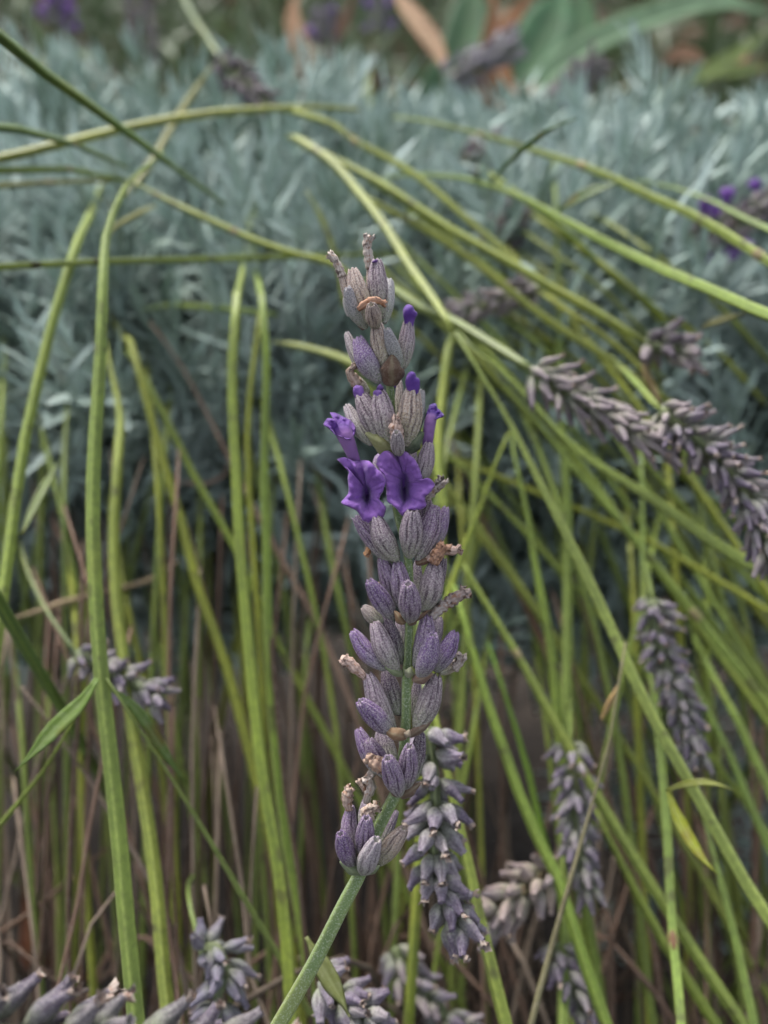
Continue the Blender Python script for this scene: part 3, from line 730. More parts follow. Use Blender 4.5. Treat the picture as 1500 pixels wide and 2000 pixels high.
def stem(label, pts, d0, d1, w0, w1, color, g0=False, g1=False, leaves=(), group=None, mat=None, name='lavender_stalk', cat='stalk', sec=SQ, nodes=()):
    STEMN[0] += 1; sd = STEMN[0] * 13
    ps, ra, rg = stalk_geo(pts, d0, d1, w0, w1, sd, g0, g1, sec)
    V, F, A = sweep(ps, ra, sec, roll=rg.uniform(0, 1.5), twist=rg.uniform(-.8, .8), jitter=.03, seed=sd)
    k = rg.uniform(.93, 1.07); c = (color[0] * k, color[1] * k, color[2] * k, 1) if mat else (color[0] * k * 1.38, color[1] * k * 1.30, color[2] * k * .95, 1)
    base = min(ps, key=lambda p: p.z)
    root = empty(name, base, label, cat, group)
    mesh_obj('stem', V, F, mat or M_STALK, root, attrs=A, color=c)
    for (nx, ny, nd, nw) in nodes:                              # swollen joint
        i = min(range(len(ps)), key=lambda j: (ps[j] - P(nx, ny, nd)).length); i = max(1, min(len(ps) - 2, i))
        t = (ps[i + 1] - ps[i - 1]).normalized(); r = ra[i]
        q = [ps[i] + t * (r * kk) for kk in (-1.7, -.9, 0, .9, 1.7)]
        V, F, A = sweep(q, [r * m for m in (.92, 1.09, 1.13, 1.08, .92)], RD, jitter=.05, seed=sd)
        mesh_obj('node' if nw == 1 else 'scar', V, F, M_DRY, root, attrs=A, color=((.33, .27, .14, 1) if nw == 1 else (.03, .025, .02, 1) if nw == 2 else (.22, .12, .07, 1)))
    for lf in leaves: leaf(root, *lf)
    return root
def leaf(root, pts, d0, d1, w, color, point=1.0, mat=None):
    s = [P(*q) for q in path3(pts, d0, d1)]; n = 14
    ps = [Vector(q) for q in spline([tuple(p) for p in s], n)]
    m = (d0 + d1) / 2
    V, F, A = ribbon(ps, leafw(n, w * .5 * pxm(m), point, .35), (-FW + UP * .5 + RT * .25).normalized(), fold=.3, ncross=2)
    return solid(mesh_obj('leaf', V, F, mat or M_LEAF, root, attrs=A, color=(*color, 1)), .00025)

# -- tall stems at the left
stem('thickest tall green stem with a pair of leaves spreading from its lower joint', [(318, 296, .20), (300, 315, .18), (240, 372, .165), (210, 450, .158), (201, 560), (196, 700), (186, 850), (181, 1000), (186, 1150), (196, 1300), (212, 1450), (229, 1600), (247, 1800), (268, 2010)], .152, .124, 20, 37, (.18, .265, .065), g1=True,
     leaves=[([(190, 1325), (160, 1370), (110, 1420), (60, 1475), (28, 1508)], .132, .124, 32, (.16, .25, .045)), ([(208, 1338), (262, 1382), (310, 1450), (345, 1505), (366, 1532)], .136, .142, 22, (.15, .24, .05))])
stem('slim green side stem slanting down from the leafy joint of the thick stem', [(208, 1325), (225, 1352), (290, 1450), (400, 1625), (480, 1760), (560, 1895), (600, 1970)], .134, .150, 17, 15, (.175, .245, .075), g1=True)
stem('thin green stem curving away under the pointed leaf of the thick stem', [(186, 1332), (150, 1395), (110, 1470), (50, 1550), (-15, 1630)], .136, .150, 12, 15, GREEN, g1=True)
stem('light green stem leaning beside the pale silver mound, with a short side branch', [(222, 318, .29), (200, 362, .25), (170, 432, .20), (140, 505), (110, 600), (75, 740), (50, 850), (30, 980), (14, 1100), (-8, 1270)], .18, .148, 17, 25, (.19, .265, .06), g1=True,
     leaves=[([(42, 1045), (62, 1000), (90, 945), (122, 890)], .158, .175, 17, GREEN)])
stem('yellowish upright stem with dark spots between two thick green ones', [(202, 520, .22), (199, 610, .21), (212, 700, .20), (232, 790, .19), (230, 900), (222, 1050), (230, 1200), (243, 1300), (262, 1440), (285, 1580), (304, 1720), (327, 1965), (335, 2020)], .180, .138, 16, 31, (.215, .27, .06), g1=True)
stem('slanting yellow-green stem crossing in front of the silver foliage to a bundle', [(203, 540, .26), (208, 600, .24), (240, 655, .22), (266, 707), (303, 843), (317, 899), (355, 1020), (387, 1150), (429, 1263), (467, 1393), (509, 1561), (545, 1720), (575, 1900), (590, 2010)], .19, .160, 15, 24, YEL, g1=True)
stem('bright green stem slanting steeply into the upright stem bundle', [(204, 560, .27), (212, 630, .25), (246, 685, .23), (280, 735), (327, 824), (387, 945), (448, 1048), (500, 1160), (560, 1290), (640, 1440), (720, 1600)], .195, .185, 15, 18, GREEN, g1=True)
stem('upright yellow-green stem of the paired bundle with dark flecks along it', [(500, 395, .25), (486, 460, .228), (474, 530, .205), (466, 570, .192), (462, 600), (455, 693), (455, 800), (462, 927), (467, 1043), (476, 1150), (490, 1300), (513, 1510), (541, 1673), (556, 1790), (567, 1960), (570, 2020)], .175, .145, 17, 33, (.20, .28, .045), g1=True)
stem('smooth upright green stem standing closest to the violet spike in the bundle', [(478, 400, .255), (490, 470, .23), (502, 535, .208), (508, 572, .195), (513, 605), (520, 693), (518, 810), (516, 927), (520, 1067), (524, 1253), (538, 1463), (556, 1627), (585, 1790), (610, 1960)], .178, .158, 16, 24, (.185, .285, .05), g1=True)
stem('thin yellow stem squeezed between the two upright bundle stems', [(540, 540, .27), (518, 600, .23), (504, 647), (485, 810), (485, 927), (495, 1067), (509, 1277), (520, 1450), (535, 1650), (550, 1950)], .195, .175, 10, 15, YEL, g1=True)
# -- arching and crossing stems at the top
stem('long level green stem with black blotches at its end', [(-20, 522), (100, 516), (200, 511), (350, 507), (500, 503), (600, 500), (720, 497), (800, 500)], .160, .215, 17, 13, (.175, .24, .045), g0=True, nodes=[(20, 520, .161, 2), (62, 518, .164, 2), (105, 516, .166, 2), (150, 514, .168, 2)])
stem('arched yellow-olive stem bowing over the top of the silver mound', [(-20, 314), (100, 286), (200, 260), (300, 238), (400, 222), (510, 213), (620, 209), (700, 214)], .185, .235, 21, 15, (.215, .245, .055), g0=True)
stem('smooth dark green stem crossing over the arched stem and tapering downhill', [(-30, 45), (0, 70), (60, 122), (110, 160), (200, 222), (260, 268), (330, 318), (400, 372), (440, 400)], .128, .205, 29, 11, (.075, .155, .030), g0=True)
stem('dark green stem sloping down over the silver leaves to a straw joint', [(-20, 246), (60, 256), (110, 268), (170, 292), (250, 328)], .165, .200, 19, 13, DKG, g0=True, nodes=[(215, 345, .19, 1)])
stem('short green stem lying level with a dried joint', [(-20, 334), (80, 330), (160, 332), (225, 346), (262, 356)], .185, .205, 16, 12, (.13, .20, .035), g0=True, nodes=[(200, 338, .195, 1)])
stem('dull olive stem lying just under the short level one', [(30, 362), (110, 356), (190, 358), (240, 352)], .20, .21, 14, 12, OLIVE, g0=True, nodes=[(180, 358, .205, 1)])
stem('yellow-green stem sloping from the dried joint towards the spike tip', [(255, 352), (280, 366), (330, 393), (420, 435), (500, 470), (570, 494), (640, 512), (700, 545)], .200, .190, 14, 14, (.20, .25, .045), nodes=[(300, 376, .198, 1), (446, 446, .194, 1)])
stem('dim olive stem leaning behind the arched stem', [(412, 130), (372, 190), (340, 240), (300, 310), (255, 370), (215, 400)], .25, .22, 15, 16, OLIVE)
stem('thin olive twig joining the thick stem low on the silver mound', [(305, 400), (250, 428), (215, 452), (205, 480)], .20, .175, 12, 12, OLIVE)
stem('green stem running level into the upright bundle', [(275, 606), (320, 598), (400, 600), (470, 606), (540, 615)], .22, .20, 13, 13, (.12, .20, .03), group=None)
stem('pale flattened stem pointing at the violet buds of the spike', [(530, 668), (560, 672), (600, 680), (650, 694), (720, 722)], .195, .185, 12, 20, PALEG)
stem('slender stem standing just behind the withered tip of the spike', [(598, 372), (620, 410), (645, 470), (662, 530), (672, 600)], .215, .21, 11, 12, YEL)
stem('wide yellow-green stem dropping to the fork where many stems cross', [(562, 266, .235), (600, 284), (640, 310), (700, 376), (750, 440), (800, 520), (850, 590), (885, 645)], .215, .168, 19, 21, (.22, .275, .05))
stem('yellow-green arched stem above the pair that slopes to a grey dried head', [(540, 216, .245), (600, 225), (650, 243), (700, 280), (750, 305), (815, 345), (915, 430), (990, 495), (1040, 545)], .225, .195, 14, 17, (.215, .265, .055), nodes=[(715, 288, .218, 1)])
S15 = stem('long yellow-green stem sloping down to a small grey dried head', [(600, 275, .24), (640, 305), (675, 322), (750, 363), (875, 445), (990, 510), (1075, 560), (1190, 625), (1260, 668)], .215, .175, 14, 22, (.21, .265, .045))
stem('sloping stem under the long one, bent towards the double dried spike', [(690, 385, .235), (750, 405), (850, 460), (950, 530), (1050, 610), (1100, 645), (1164, 684), (1262, 754), (1330, 795)], .21, .175, 15, 20, (.215, .26, .045))
stem('thin yellow stem sloping between the two long ones', [(1040, 560, .20), (1127, 619), (1197, 670), (1248, 717), (1280, 760)], .19, .18, 12, 15, YEL)
stem('thick sloping stem with tan joints near the purple-tipped head', [(770, 228, .25), (850, 240), (950, 265), (1030, 290), (1100, 312), (1175, 337), (1250, 375), (1325, 406), (1400, 446), (1500, 510), (1530, 530)], .235, .165, 19, 23, (.205, .275, .06), g1=True, nodes=[(955, 266, .215, 1), (1105, 314, .2, 1), (1480, 498, .167, 1)])
stem('long arching green stem with two upright pointed dark leaves', [(745, 352, .24), (815, 341), (890, 345), (950, 360), (1050, 400), (1110, 436), (1200, 481), (1290, 526), (1375, 561), (1450, 595), (1520, 624)], .22, .145, 15, 29, (.165, .255, .045), g1=True,
     leaves=[([(958, 358), (990, 325), (1030, 290), (1075, 255), (1128, 230)], .192, .165, 30, (.075, .165, .025)), ([(1092, 412), (1130, 388), (1170, 370), (1215, 358)], .18, .175, 26, (.065, .14, .025))])
stem('dim green stem passing under the thick jointed one', [(1240, 352), (1300, 362), (1375, 386), (1450, 425), (1530, 462)], .23, .18, 14, 21, (.12, .20, .04), g1=True)
S22 = None
stem('long bright pale stem running diagonally down from the fork of crossing stems', [(872, 618, .18), (893, 656), (954, 754), (1000, 833), (1047, 927), (1099, 1029), (1155, 1141), (1220, 1285), (1276, 1403), (1350, 1533), (1407, 1636), (1463, 1734), (1520, 1822)], .168, .140, 22, 31, (.215, .29, .085), g1=True)
stem('broad soft green stem slanting from the fork under the double dried spike', [(890, 640, .19), (912, 670), (996, 740), (1060, 810), (1127, 880), (1197, 927), (1267, 969), (1337, 1020), (1407, 1071), (1510, 1125)], .185, .165, 19, 30, (.175, .245, .065), g1=True)
stem('green stem slanting below the broad one with a pale scar', [(985, 750, .21), (1010, 777), (1080, 861), (1130, 925), (1197, 997), (1248, 1062), (1304, 1132), (1360, 1202), (1430, 1290), (1520, 1400)], .20, .17, 17, 22, (.17, .255, .055), g1=True, nodes=[(1345, 1184, .178, 1)])
stem('straight upright green stem crossing the bright diagonal one', [(1082, 300, .26), (1085, 400), (1088, 500), (1092, 600), (1094, 740), (1101, 880), (1108, 1020), (1108, 1160), (1106, 1277), (1103, 1400), (1099, 1500), (1102, 1720), (1099, 2010)], .235, .150, 15, 25, (.165, .245, .060), g1=True)
stem('short curved stem hanging from the fork behind the violet flowers', [(890, 632, .18), (877, 680), (866, 763), (857, 857), (860, 940), (872, 1010)], .175, .165, 22, 22, (.21, .275, .06))
stem('yellow-green stem leaning into the spike from the fork side', [(1004, 838, .19), (984, 866), (962, 920), (940, 987), (912, 1057), (884, 1137), (862, 1220), (845, 1300), (838, 1400), (830, 1520)], .175, .165, 15, 22, (.205, .27, .04), g1=True)
stem('soft green stem hanging straight from the diagonal stems', [(1000, 828, .2), (1006, 900), (1029, 997), (1043, 1090), (1061, 1183), (1080, 1290), (1090, 1420), (1110, 1560), (1140, 1750), (1180, 2010)], .185, .165, 18, 24, (.175, .265, .05), g1=True)
stem('mottled yellow-green stem with a grey patch sloping into the lower tangle', [(905, 1100, .2), (917, 1123), (963, 1202), (1010, 1277), (1061, 1370), (1105, 1450), (1169, 1561), (1211, 1627), (1257, 1706), (1295, 1762), (1341, 1837), (1388, 1907), (1460, 2015)], .172, .150, 20, 26, (.20, .275, .065), g1=True, nodes=[(1000, 1262, .168, 1)])
stem('green stem bowing past the hanging grey spike towards the dry stalk', [(888, 1150, .2), (898, 1183), (926, 1280), (959, 1393), (996, 1496), (1033, 1603), (1071, 1673), (1099, 1743), (1127, 1837), (1180, 1990)], .165, .150, 18, 26, (.175, .275, .05), g1=True)
stem('thin vivid green stem beside the bowing one', [(950, 1250, .2), (968, 1300), (1001, 1403), (1033, 1510), (1057, 1617), (1085, 1720), (1130, 1880), (1165, 2010)], .175, .165, 12, 16, (.12, .27, .03), g1=True)
stem('yellow-green stem running close behind the hanging grey spike', [(828, 1300, .17), (840, 1350), (851, 1403), (884, 1557), (917, 1697), (949, 1851), (990, 2010)], .152, .135, 22, 30, (.215, .285, .055), g1=True)
stem('upright green stem with a looping yellow leaf and a brown scar', [(1250, 840, .21), (1253, 900), (1255, 1020), (1256, 1137), (1267, 1260), (1285, 1417), (1296, 1533), (1306, 1673), (1313, 1813), (1327, 1955), (1332, 2015)], .195, .142, 17, 25, (.16, .25, .06), g1=True, nodes=[(1313, 1813, .149, 3)],
     leaves=[([(1300, 1545), (1325, 1535), (1365, 1528), (1405, 1533), (1436, 1546)], .146, .140, 13, (.20, .22, .03)), ([(1306, 1545), (1318, 1585), (1340, 1630), (1370, 1675), (1402, 1708)], .146, .138, 26, (.235, .265, .02))])
stem('stem crossing low in the tangle beside the looping yellow leaf', [(1160, 1580, .2), (1173, 1603), (1220, 1697), (1267, 1790), (1320, 1880), (1395, 1995), (1410, 2020)], .17, .155, 17, 25, GREEN, g1=True)
stem('upright stem meeting the bright diagonal one low down', [(1370, 1560, .19), (1383, 1627), (1402, 1697), (1425, 1790), (1449, 1883), (1475, 2010)], .165, .15, 17, 23, (.15, .235, .06), g1=True)
stem('dark green stem sloping behind the bright diagonal one', [(1310, 1200, .22), (1374, 1370), (1420, 1460), (1449, 1533), (1520, 1690)], .20, .17, 16, 21, (.11, .19, .045), g1=True)
stem('green stem sloping above the dark one', [(1340, 1200, .22), (1383, 1300), (1430, 1384), (1477, 1487), (1530, 1600)], .195, .17, 18, 23, (.155, .245, .055), g1=True)
stem('upright dim stem seen beneath the double dried spike', [(1085, 830, .24), (1255, 1000, .24), (1330, 1130, .235), (1365, 1280), (1400, 1480), (1430, 1700)], .23, .21, 14, 20, (.16, .215, .04), g1=True)

# -- dry brown stalks
def dry(label, pts, d0, d1, w0, w1, color, g0=False, g1=False, group=None):
    return stem(label, pts, d0, d1, w0, w1, color, g0, g1, group=group, mat=M_DRY, name='dry_stalk', cat='stalk', sec=RD)
dry('long pinkish-brown dry stalk slanting behind the upright bundle to the spike', [(292, 628), (345, 700), (400, 800), (450, 900), (500, 1000), (560, 1110), (620, 1220), (660, 1310), (705, 1430), (740, 1540)], .21, .185, 11, 15, PINKB, g1=True)
dry('grey-brown dry stalk slanting behind the thickest green stem', [(40, 1340), (61, 1365), (140, 1473), (210, 1580), (266, 1673), (327, 1790), (369, 1953), (380, 2020)], .165, .155, 11, 17, (.235, .18, .14), g1=True)
dry('thin brown twig sloping upward across the brown stalks', [(-20, 1834), (70, 1776), (140, 1715), (230, 1640)], .17, .20, 13, 9, BROWN, g0=True)
dry('pale straw twig lying across behind the thick green stem', [(30, 1206), (80, 1192), (117, 1179), (200, 1158), (303, 1127), (350, 1094)], .185, .205, 20, 8, STRAW)
dry('dark brown forked twig standing behind the violet flowers', [(598, 900), (644, 945), (636, 1000), (625, 1067), (607, 1207), (600, 1320), (598, 1450)], .22, .215, 9, 14, BROWN, g1=True)
dry('reddish-brown dry stalk slanting beneath the fork of stems', [(880, 860), (910, 940), (940, 1010), (996, 1123), (1052, 1235), (1100, 1360), (1150, 1500)], .215, .20, 13, 18, (.19, .105, .075), g1=True)
dry('brown dry stalk dropping behind the straight upright green stem', [(1100, 1090), (1127, 1150), (1164, 1277), (1211, 1454), (1243, 1580), (1290, 1760), (1330, 1950)], .21, .195, 15, 20, (.17, .105, .085), g1=True)
dry('greyish olive stalk leaning against the run of the other stems', [(1222, 1255), (1211, 1314), (1197, 1417), (1164, 1543), (1127, 1673), (1094, 1790), (1061, 1907), (1034, 2015)], .150, .135, 10, 16, (.20, .185, .10), g1=True)
dry('thin brown twig hooked across the upright bundle', [(345, 940), (385, 946), (420, 940), (440, 925), (447, 905)], .205, .20, 8, 6, (.20, .15, .12))
dry('tan twig lying among the upper leaves beneath the purple-tipped head', [(1180, 340), (1230, 312), (1300, 285), (1370, 255), (1430, 235)], .27, .32, 16, 14, (.27, .18, .11))
# -- many look-alikes deep in the bush
rng = random.Random(55)
for k in range(150):
    x = rng.uniform(-60, 760) if rng.random() < .62 else rng.uniform(760, 1560)
    yt = rng.uniform(960, 1640) if x < 760 else rng.uniform(1200, 1800)
    lean = rng.choice((rng.uniform(-90, 110), rng.uniform(-260, 280))); d = rng.uniform(.165, .25) if x < 760 else rng.uniform(.19, .26)
    stem('dead brown stalk standing in the shadowy base of the lavender', [(x - lean * .15, yt - 90, d + .07), (x, yt), (x + lean * .35 + rng.uniform(-12, 12), yt + 250), (x + lean * .7 + rng.uniform(-14, 14), yt + 520), (x + lean, 2060)], d, d - .02, rng.uniform(6, 9), rng.uniform(7, 14),
         tuple(c * kq for kq in (rng.uniform(.35, 1.15),) for c in ((.23, .145, .105) if rng.random() < .65 else (.30, .23, .175))), g1=True, group='dead stalks at the base', mat=M_DRY, name='dry_stalk', cat='stalk', sec=RD)
for k in range(62):
    left = rng.random() < .56
    x = rng.uniform(-40, 620) if left else rng.uniform(820, 1480)
    yt = rng.uniform(640, 1300); lean = rng.choice((rng.uniform(-60, 90), rng.uniform(-190, 230))) if left else rng.choice((rng.uniform(40, 330), rng.uniform(-200, 60)))
    d = rng.uniform(.185, .245)
    stem('slim green stem deep among the dead brown stalks', [(x - lean * .2, yt - 110, d + .09), (x, yt, d + .03), (x + lean * .25 + rng.uniform(-10, 10), yt + 180), (x + lean * .6 + rng.uniform(-10, 10), yt + 480), (x + lean, 2040)], d, d - .02, rng.uniform(8, 12), rng.uniform(11, 18),
         rng.choice([GREEN, YEL, (.15, .22, .05), (.175, .235, .06), (.13, .19, .045)]), g1=True, group='slim stems deep in the bush')
for k in range(17):                                            # the fan under the fork
    x = rng.uniform(640, 1080); y = rng.uniform(380, 820); ex = rng.uniform(1540, 1700); ey = y + (ex - x) * rng.uniform(.35, 1.6); d = rng.uniform(.205, .25)
    stem('slim stem fanning out below the fork of crossing stems', [(x - 40, y - 60, d + .06), (x, y, d + .02), (lerp(x, ex, .3), lerp(y, ey, .24) + rng.uniform(-15, 15)), (lerp(x, ex, .65), lerp(y, ey, .6) + rng.uniform(-20, 20)), (ex, ey)], d, d - .03, rng.uniform(9, 12), rng.uniform(12, 18),
         rng.choice([GREEN, YEL, (.19, .24, .05), (.15, .22, .05), (.20, .25, .07)]), g1=True, group='stems fanning from the fork')
for k in range(16):
    x = rng.uniform(600, 1250); y = rng.uniform(330, 640); L = rng.uniform(200, 420)
    stem('slim arching stem half hidden in the silver leaves', [(x, y, .29), (x + L * .3, y + L * .16), (x + L * .65, y + L * .42), (x + L, y + L * .8, .225)], .23, .205, 9, 13, rng.choice([YEL, GREEN, (.16, .21, .04)]), group='arching stems in the leaves')

# ------------------------------------------------------------------ dried heads
def spike(root, pts, d0, d1, calpx, n, wpx, seed, tints, tipc=.35, spread=38, per=6, dense=1.0, stalkc=(.20, .24, .13), flower=0):
    """a dried flower head along a pixel path: whorls of calyces leaning towards the tip (the last point)"""
    rg = random.Random(seed)
    w3 = [P(*p) for p in path3(pts, d0, d1)]; dm = (d0 + d1) / 2
    ps = [Vector(q) for q in spline([tuple(p) for p in w3], 24)]
    V, F, A = sweep(ps, [.00075 * dm / .13] * 24, SQ); mesh_obj('flower_axis', V, F, M_STALK, root, attrs=A, color=(*stalkc, 1))
    for k in range(n):
        t = (k + .3) / n; i = min(22, int(t * 23)); c = ps[i].lerp(ps[i + 1], t * 23 - i)
        ax = (ps[min(23, i + 2)] - ps[max(0, i - 1)]).normalized()
        e1 = ax.orthogonal().normalized(); e2 = ax.cross(e1)
        ph = rg.uniform(0, 6.28)
        for j in range(per):
            a = ph + j * 2 * math.pi / per + rg.uniform(-.25, .25)
            o = e1 * math.cos(a) + e2 * math.sin(a)
            sp_ = R_(spread * lerp(1.1, .55, t) + rg.uniform(-18, 18))
            L = calpx * pxm(dm) * rg.uniform(.8, 1.15)
            d = ax * math.cos(sp_) + o * math.sin(sp_)
            b = c + o * .0009 * dm / .13 + ax * rg.uniform(-.001, .001)
            tn = rg.choice(tints); q = rg.uniform(.8, 1.15)
            ob, M = put(rg.choice(CAL_LO), 'calyx', b, b + d * L, wpx * pxm(dm) * rg.uniform(.85, 1.12), root, o, rg.uniform(0, 6), (tn[0] * q, tn[1] * q, tn[2] * q, .8))
            if rg.random() < tipc:                               # shrivelled pale corolla in the mouth
                s0 = b + d * L * .93; dd = (d + Vector((rg.uniform(-1, 1), rg.uniform(-1, 1), rg.uniform(-1, 1))) * .35).normalized(); r = wpx * pxm(dm) * .22
                w, _ = put(rg.choice(RAG), 'withered_corolla', s0 - dd * L * .05, s0 + dd * L * rg.uniform(.16, .34), wpx * pxm(dm) * rg.uniform(.32, .5), root, o, rg.uniform(0, 6), (.33, .285, .25, 1))
                w.parent = ob; w.matrix_parent_inverse = M.inverted()
            elif flower and rg.random() < flower:
                s0 = b + d * L * .9; r = wpx * pxm(dm) * .35
                pl = [s0, s0 + d * L * .3, s0 + d * L * .5 + o * L * .1, s0 + d * L * .62 + o * L * .3]
                V, F, A = sweep(pl, [r * .7, r, r * 2.0, r * 1.3], [(2 * math.pi * u / 8, 1 + .25 * math.cos(4 * 6.28 * u / 8), 0) for u in range(8)], jitter=.1, seed=rg.randrange(999)); A['v'] = [.6] * len(V)
                w = mesh_obj('corolla', V, F, M_PETAL, root, attrs=A, color=(.25, .11, .46, 1)); w.parent = ob; w.matrix_parent_inverse = M.inverted()
    return root
GRL = [(.20, .185, .205), (.165, .145, .18), (.25, .23, .23), (.125, .105, .15)]; BRL = [(.24, .205, .20), (.28, .24, .23), (.20, .17, .175), (.31, .27, .25)]
TNL = [(.34, .275, .22), (.30, .24, .20), (.26, .22, .20)]; DKL = [(.10, .085, .095), (.13, .11, .115), (.085, .07, .075)]
def head(label, pts, d0, d1, calpx, n, wpx, seed, tints, st=None, group=None, name='dried_lavender_head', cat='flower head', **kw):
    """dried head with its own stalk (st = pixel path of the stalk ending at the head's first point)"""
    b = P(pts[0][0], pts[0][1], d0)
    r = empty(name, b, label, cat, group)
    if st:
        sp_, dd0, w0, w1, col, gr = st
        ps, ra, rg = stalk_geo(sp_, dd0, d0, w0, w1, seed, gr, False)
        V, F, A = sweep(ps, ra, SQ, twist=.5, jitter=.03, seed=seed); mesh_obj('stem', V, F, M_STALK, r, attrs=A, color=(*col, 1))
    return spike(r, pts, d0, d1, calpx, n, wpx, seed, tints, **kw)
head('long grey-brown dried lavender head tapering from a pale stem below the fork', [(1040, 722), (1100, 760), (1160, 795), (1230, 835), (1300, 868)], .160, .150, 66, 11, 16, 1, BRL, st=([(700, 545, .2), (772, 568), (819, 600), (875, 623), (963, 675), (1040, 722)], .19, 18, 23, (.21, .265, .085), False), spread=40, tipc=.25)
head('plump grey dried lavender head drooping in a curve beyond the tapering one', [(1290, 800), (1350, 850), (1410, 905), (1460, 975), (1500, 1060), (1530, 1110)], .150, .142, 54, 15, 18, 2, GRL + BRL, st=([(1180, 690, .2), (1240, 745), (1290, 800)], .18, 15, 18, GREEN, False), spread=58, per=8, tipc=.45)
head('grey dried lavender head hanging upside down beside the stem of the violet spike', [(835, 1420), (846, 1500), (850, 1580), (846, 1660), (862, 1740), (905, 1820)], .131, .125, 60, 9, 29, 3, GRL, st=([(820, 1200, .16), (826, 1320), (835, 1420)], .15, 12, 13, (.21, .25, .14), False), spread=60, per=7, tipc=.6)
head('slender grey head hanging between the straight upright and the brown-ringed stems', [(1275, 1170), (1285, 1250), (1315, 1330), (1335, 1400), (1358, 1480)], .168, .162, 38, 13, 16, 4, GRL, st=([(1250, 1060, .22), (1262, 1110), (1275, 1170)], .19, 12, 13, GREEN, False), spread=50, per=7)
head('narrow mauve-grey head hanging behind the straight upright stem', [(1115, 1450), (1125, 1540), (1125, 1620), (1140, 1700), (1150, 1740)], .166, .160, 44, 12, 17, 5, GRL, st=([(1115, 1330, .21), (1113, 1390), (1115, 1450)], .185, 12, 12, GREEN, False), spread=44, tipc=.3)
head('coarse large grey-green dried head lying level in front of the upright stems', [(-60, 2005), (60, 2018), (150, 2034), (260, 2050), (380, 2060), (520, 2080)], .087, .089, 104, 8, 45, 6, [(.125, .13, .11), (.10, .092, .105), (.145, .14, .125)], spread=52, per=7, tipc=.5)
head('dark blue-grey head drooping over in the brown base', [(392, 1860), (420, 1850), (440, 1890), (425, 1950), (430, 2040)], .142, .138, 56, 7, 22, 7, [(.17, .165, .21), (.21, .20, .235)], st=([(380, 1700, .17), (376, 1790), (392, 1850)], .15, 12, 12, GREEN, False), spread=58, tipc=.4)
head('small dried head beneath the yellow leaf near the foot of the violet stem', [(625, 1915), (660, 1945), (700, 1975), (730, 2010)], .130, .128, 58, 4, 28, 8, GRL, spread=55, tipc=.5)
head('grey-mauve dried head low behind the hanging one', [(770, 1850), (800, 1915), (850, 1965), (900, 2010), (960, 2040)], .168, .162, 48, 7, 21, 9, GRL + BRL, spread=55, tipc=.35)
head('old tan dried head leaning behind the hanging grey one', [(1075, 1700), (1030, 1735), (985, 1765), (950, 1795)], .160, .152, 66, 5, 24, 10, TNL, spread=38, tipc=.1, stalkc=BROWN)
head('little mauve dried head at the foot of the dry olive stalk', [(1085, 1840), (1100, 1890), (1125, 1930), (1150, 1975)], .158, .154, 46, 5, 20, 11, GRL, spread=50)
head('faint grey dried head nodding behind the thick green stem', [(150, 1275), (190, 1300), (240, 1325), (290, 1350), (315, 1362)], .160, .155, 46, 7, 18, 12, GRL, st=([(40, 1060, .2), (60, 1130), (90, 1190), (150, 1275)], .19, 9, 9, (.15, .20, .08), False), spread=48)
head('dark brown dried head tipping over on a dark stem above the mound', [(432, 118), (455, 140), (480, 162), (505, 188), (516, 200)], .27, .26, 30, 7, 15, 13, DKL, st=([(350, -30, .34), (375, 30), (405, 75), (432, 118)], .33, 14, 15, (.075, .14, .03), False), spread=46, tipc=.15)
head('shadowy upright dried head at the back of the silver mound', [(285, 125), (278, 70), (270, 10), (262, -40)], .44, .44, 24, 8, 14, 14, DKL + BRL, spread=45, tipc=.1)
head('grey dried head leaning in front of the broad dark leaf', [(868, 160), (905, 140), (950, 115), (1005, 85)], .42, .42, 32, 7, 17, 15, [(.20, .185, .22), (.25, .23, .25)], spread=44, tipc=.1)
head('dark dried head standing in front of the pale arching blade', [(1065, 222), (1095, 190), (1130, 155), (1165, 125)], .36, .36, 30, 7, 18, 16, DKL, spread=52, tipc=.1)
head('dark dried head with small fresh purple flowers beside the sloping stems', [(1345, 470), (1390, 455), (1440, 435), (1490, 405), (1520, 390)], .225, .22, 36, 7, 19, 17, DKL + BRL, spread=60, tipc=.05, flower=.34)
head('pale brown dried head lying flat behind the long sloping stems', [(1055, 560), (1000, 580), (950, 595), (890, 612)], .20, .20, 38, 6, 17, 18, BRL, spread=30, tipc=.15)
spike(S15, [(1260, 668), (1285, 680), (1310, 680), (1345, 690)], .175, .17, 54, 3, 22, 19, BRL + DKL, spread=50, tipc=.2)
head('brown dried head sunk in the silver leaves under the jointed stem', [(905, 330), (930, 310), (955, 290), (985, 280)], .265, .265, 32, 5, 18, 20, DKL + BRL, spread=50, tipc=.1)
head('brown dried head sunk in leaves below the long arching stem', [(965, 480), (980, 455), (1000, 430), (1010, 415)], .235, .235, 34, 4, 18, 21, DKL + BRL, spread=50, tipc=.15)
head('fresh violet head standing beside the hanging tan dry blade', [(735, 75), (738, 45), (740, 10), (742, -20)], .55, .55, 22, 3, 12, 22, [(.13, .10, .22)], spread=40, tipc=0, flower=.4)
head('dim violet head beside a rusty dead stalk', [(640, 90), (634, 55), (628, 25)], .56, .56, 20, 3, 13, 23, [(.17, .14, .22)], spread=45, tipc=0, flower=.15)
head('violet head poking up at the back of the silver mound', [(105, 60), (110, 20), (112, -10)], .52, .52, 24, 3, 14, 24, [(.15, .10, .22)], spread=45, tipc=0, flower=.7)

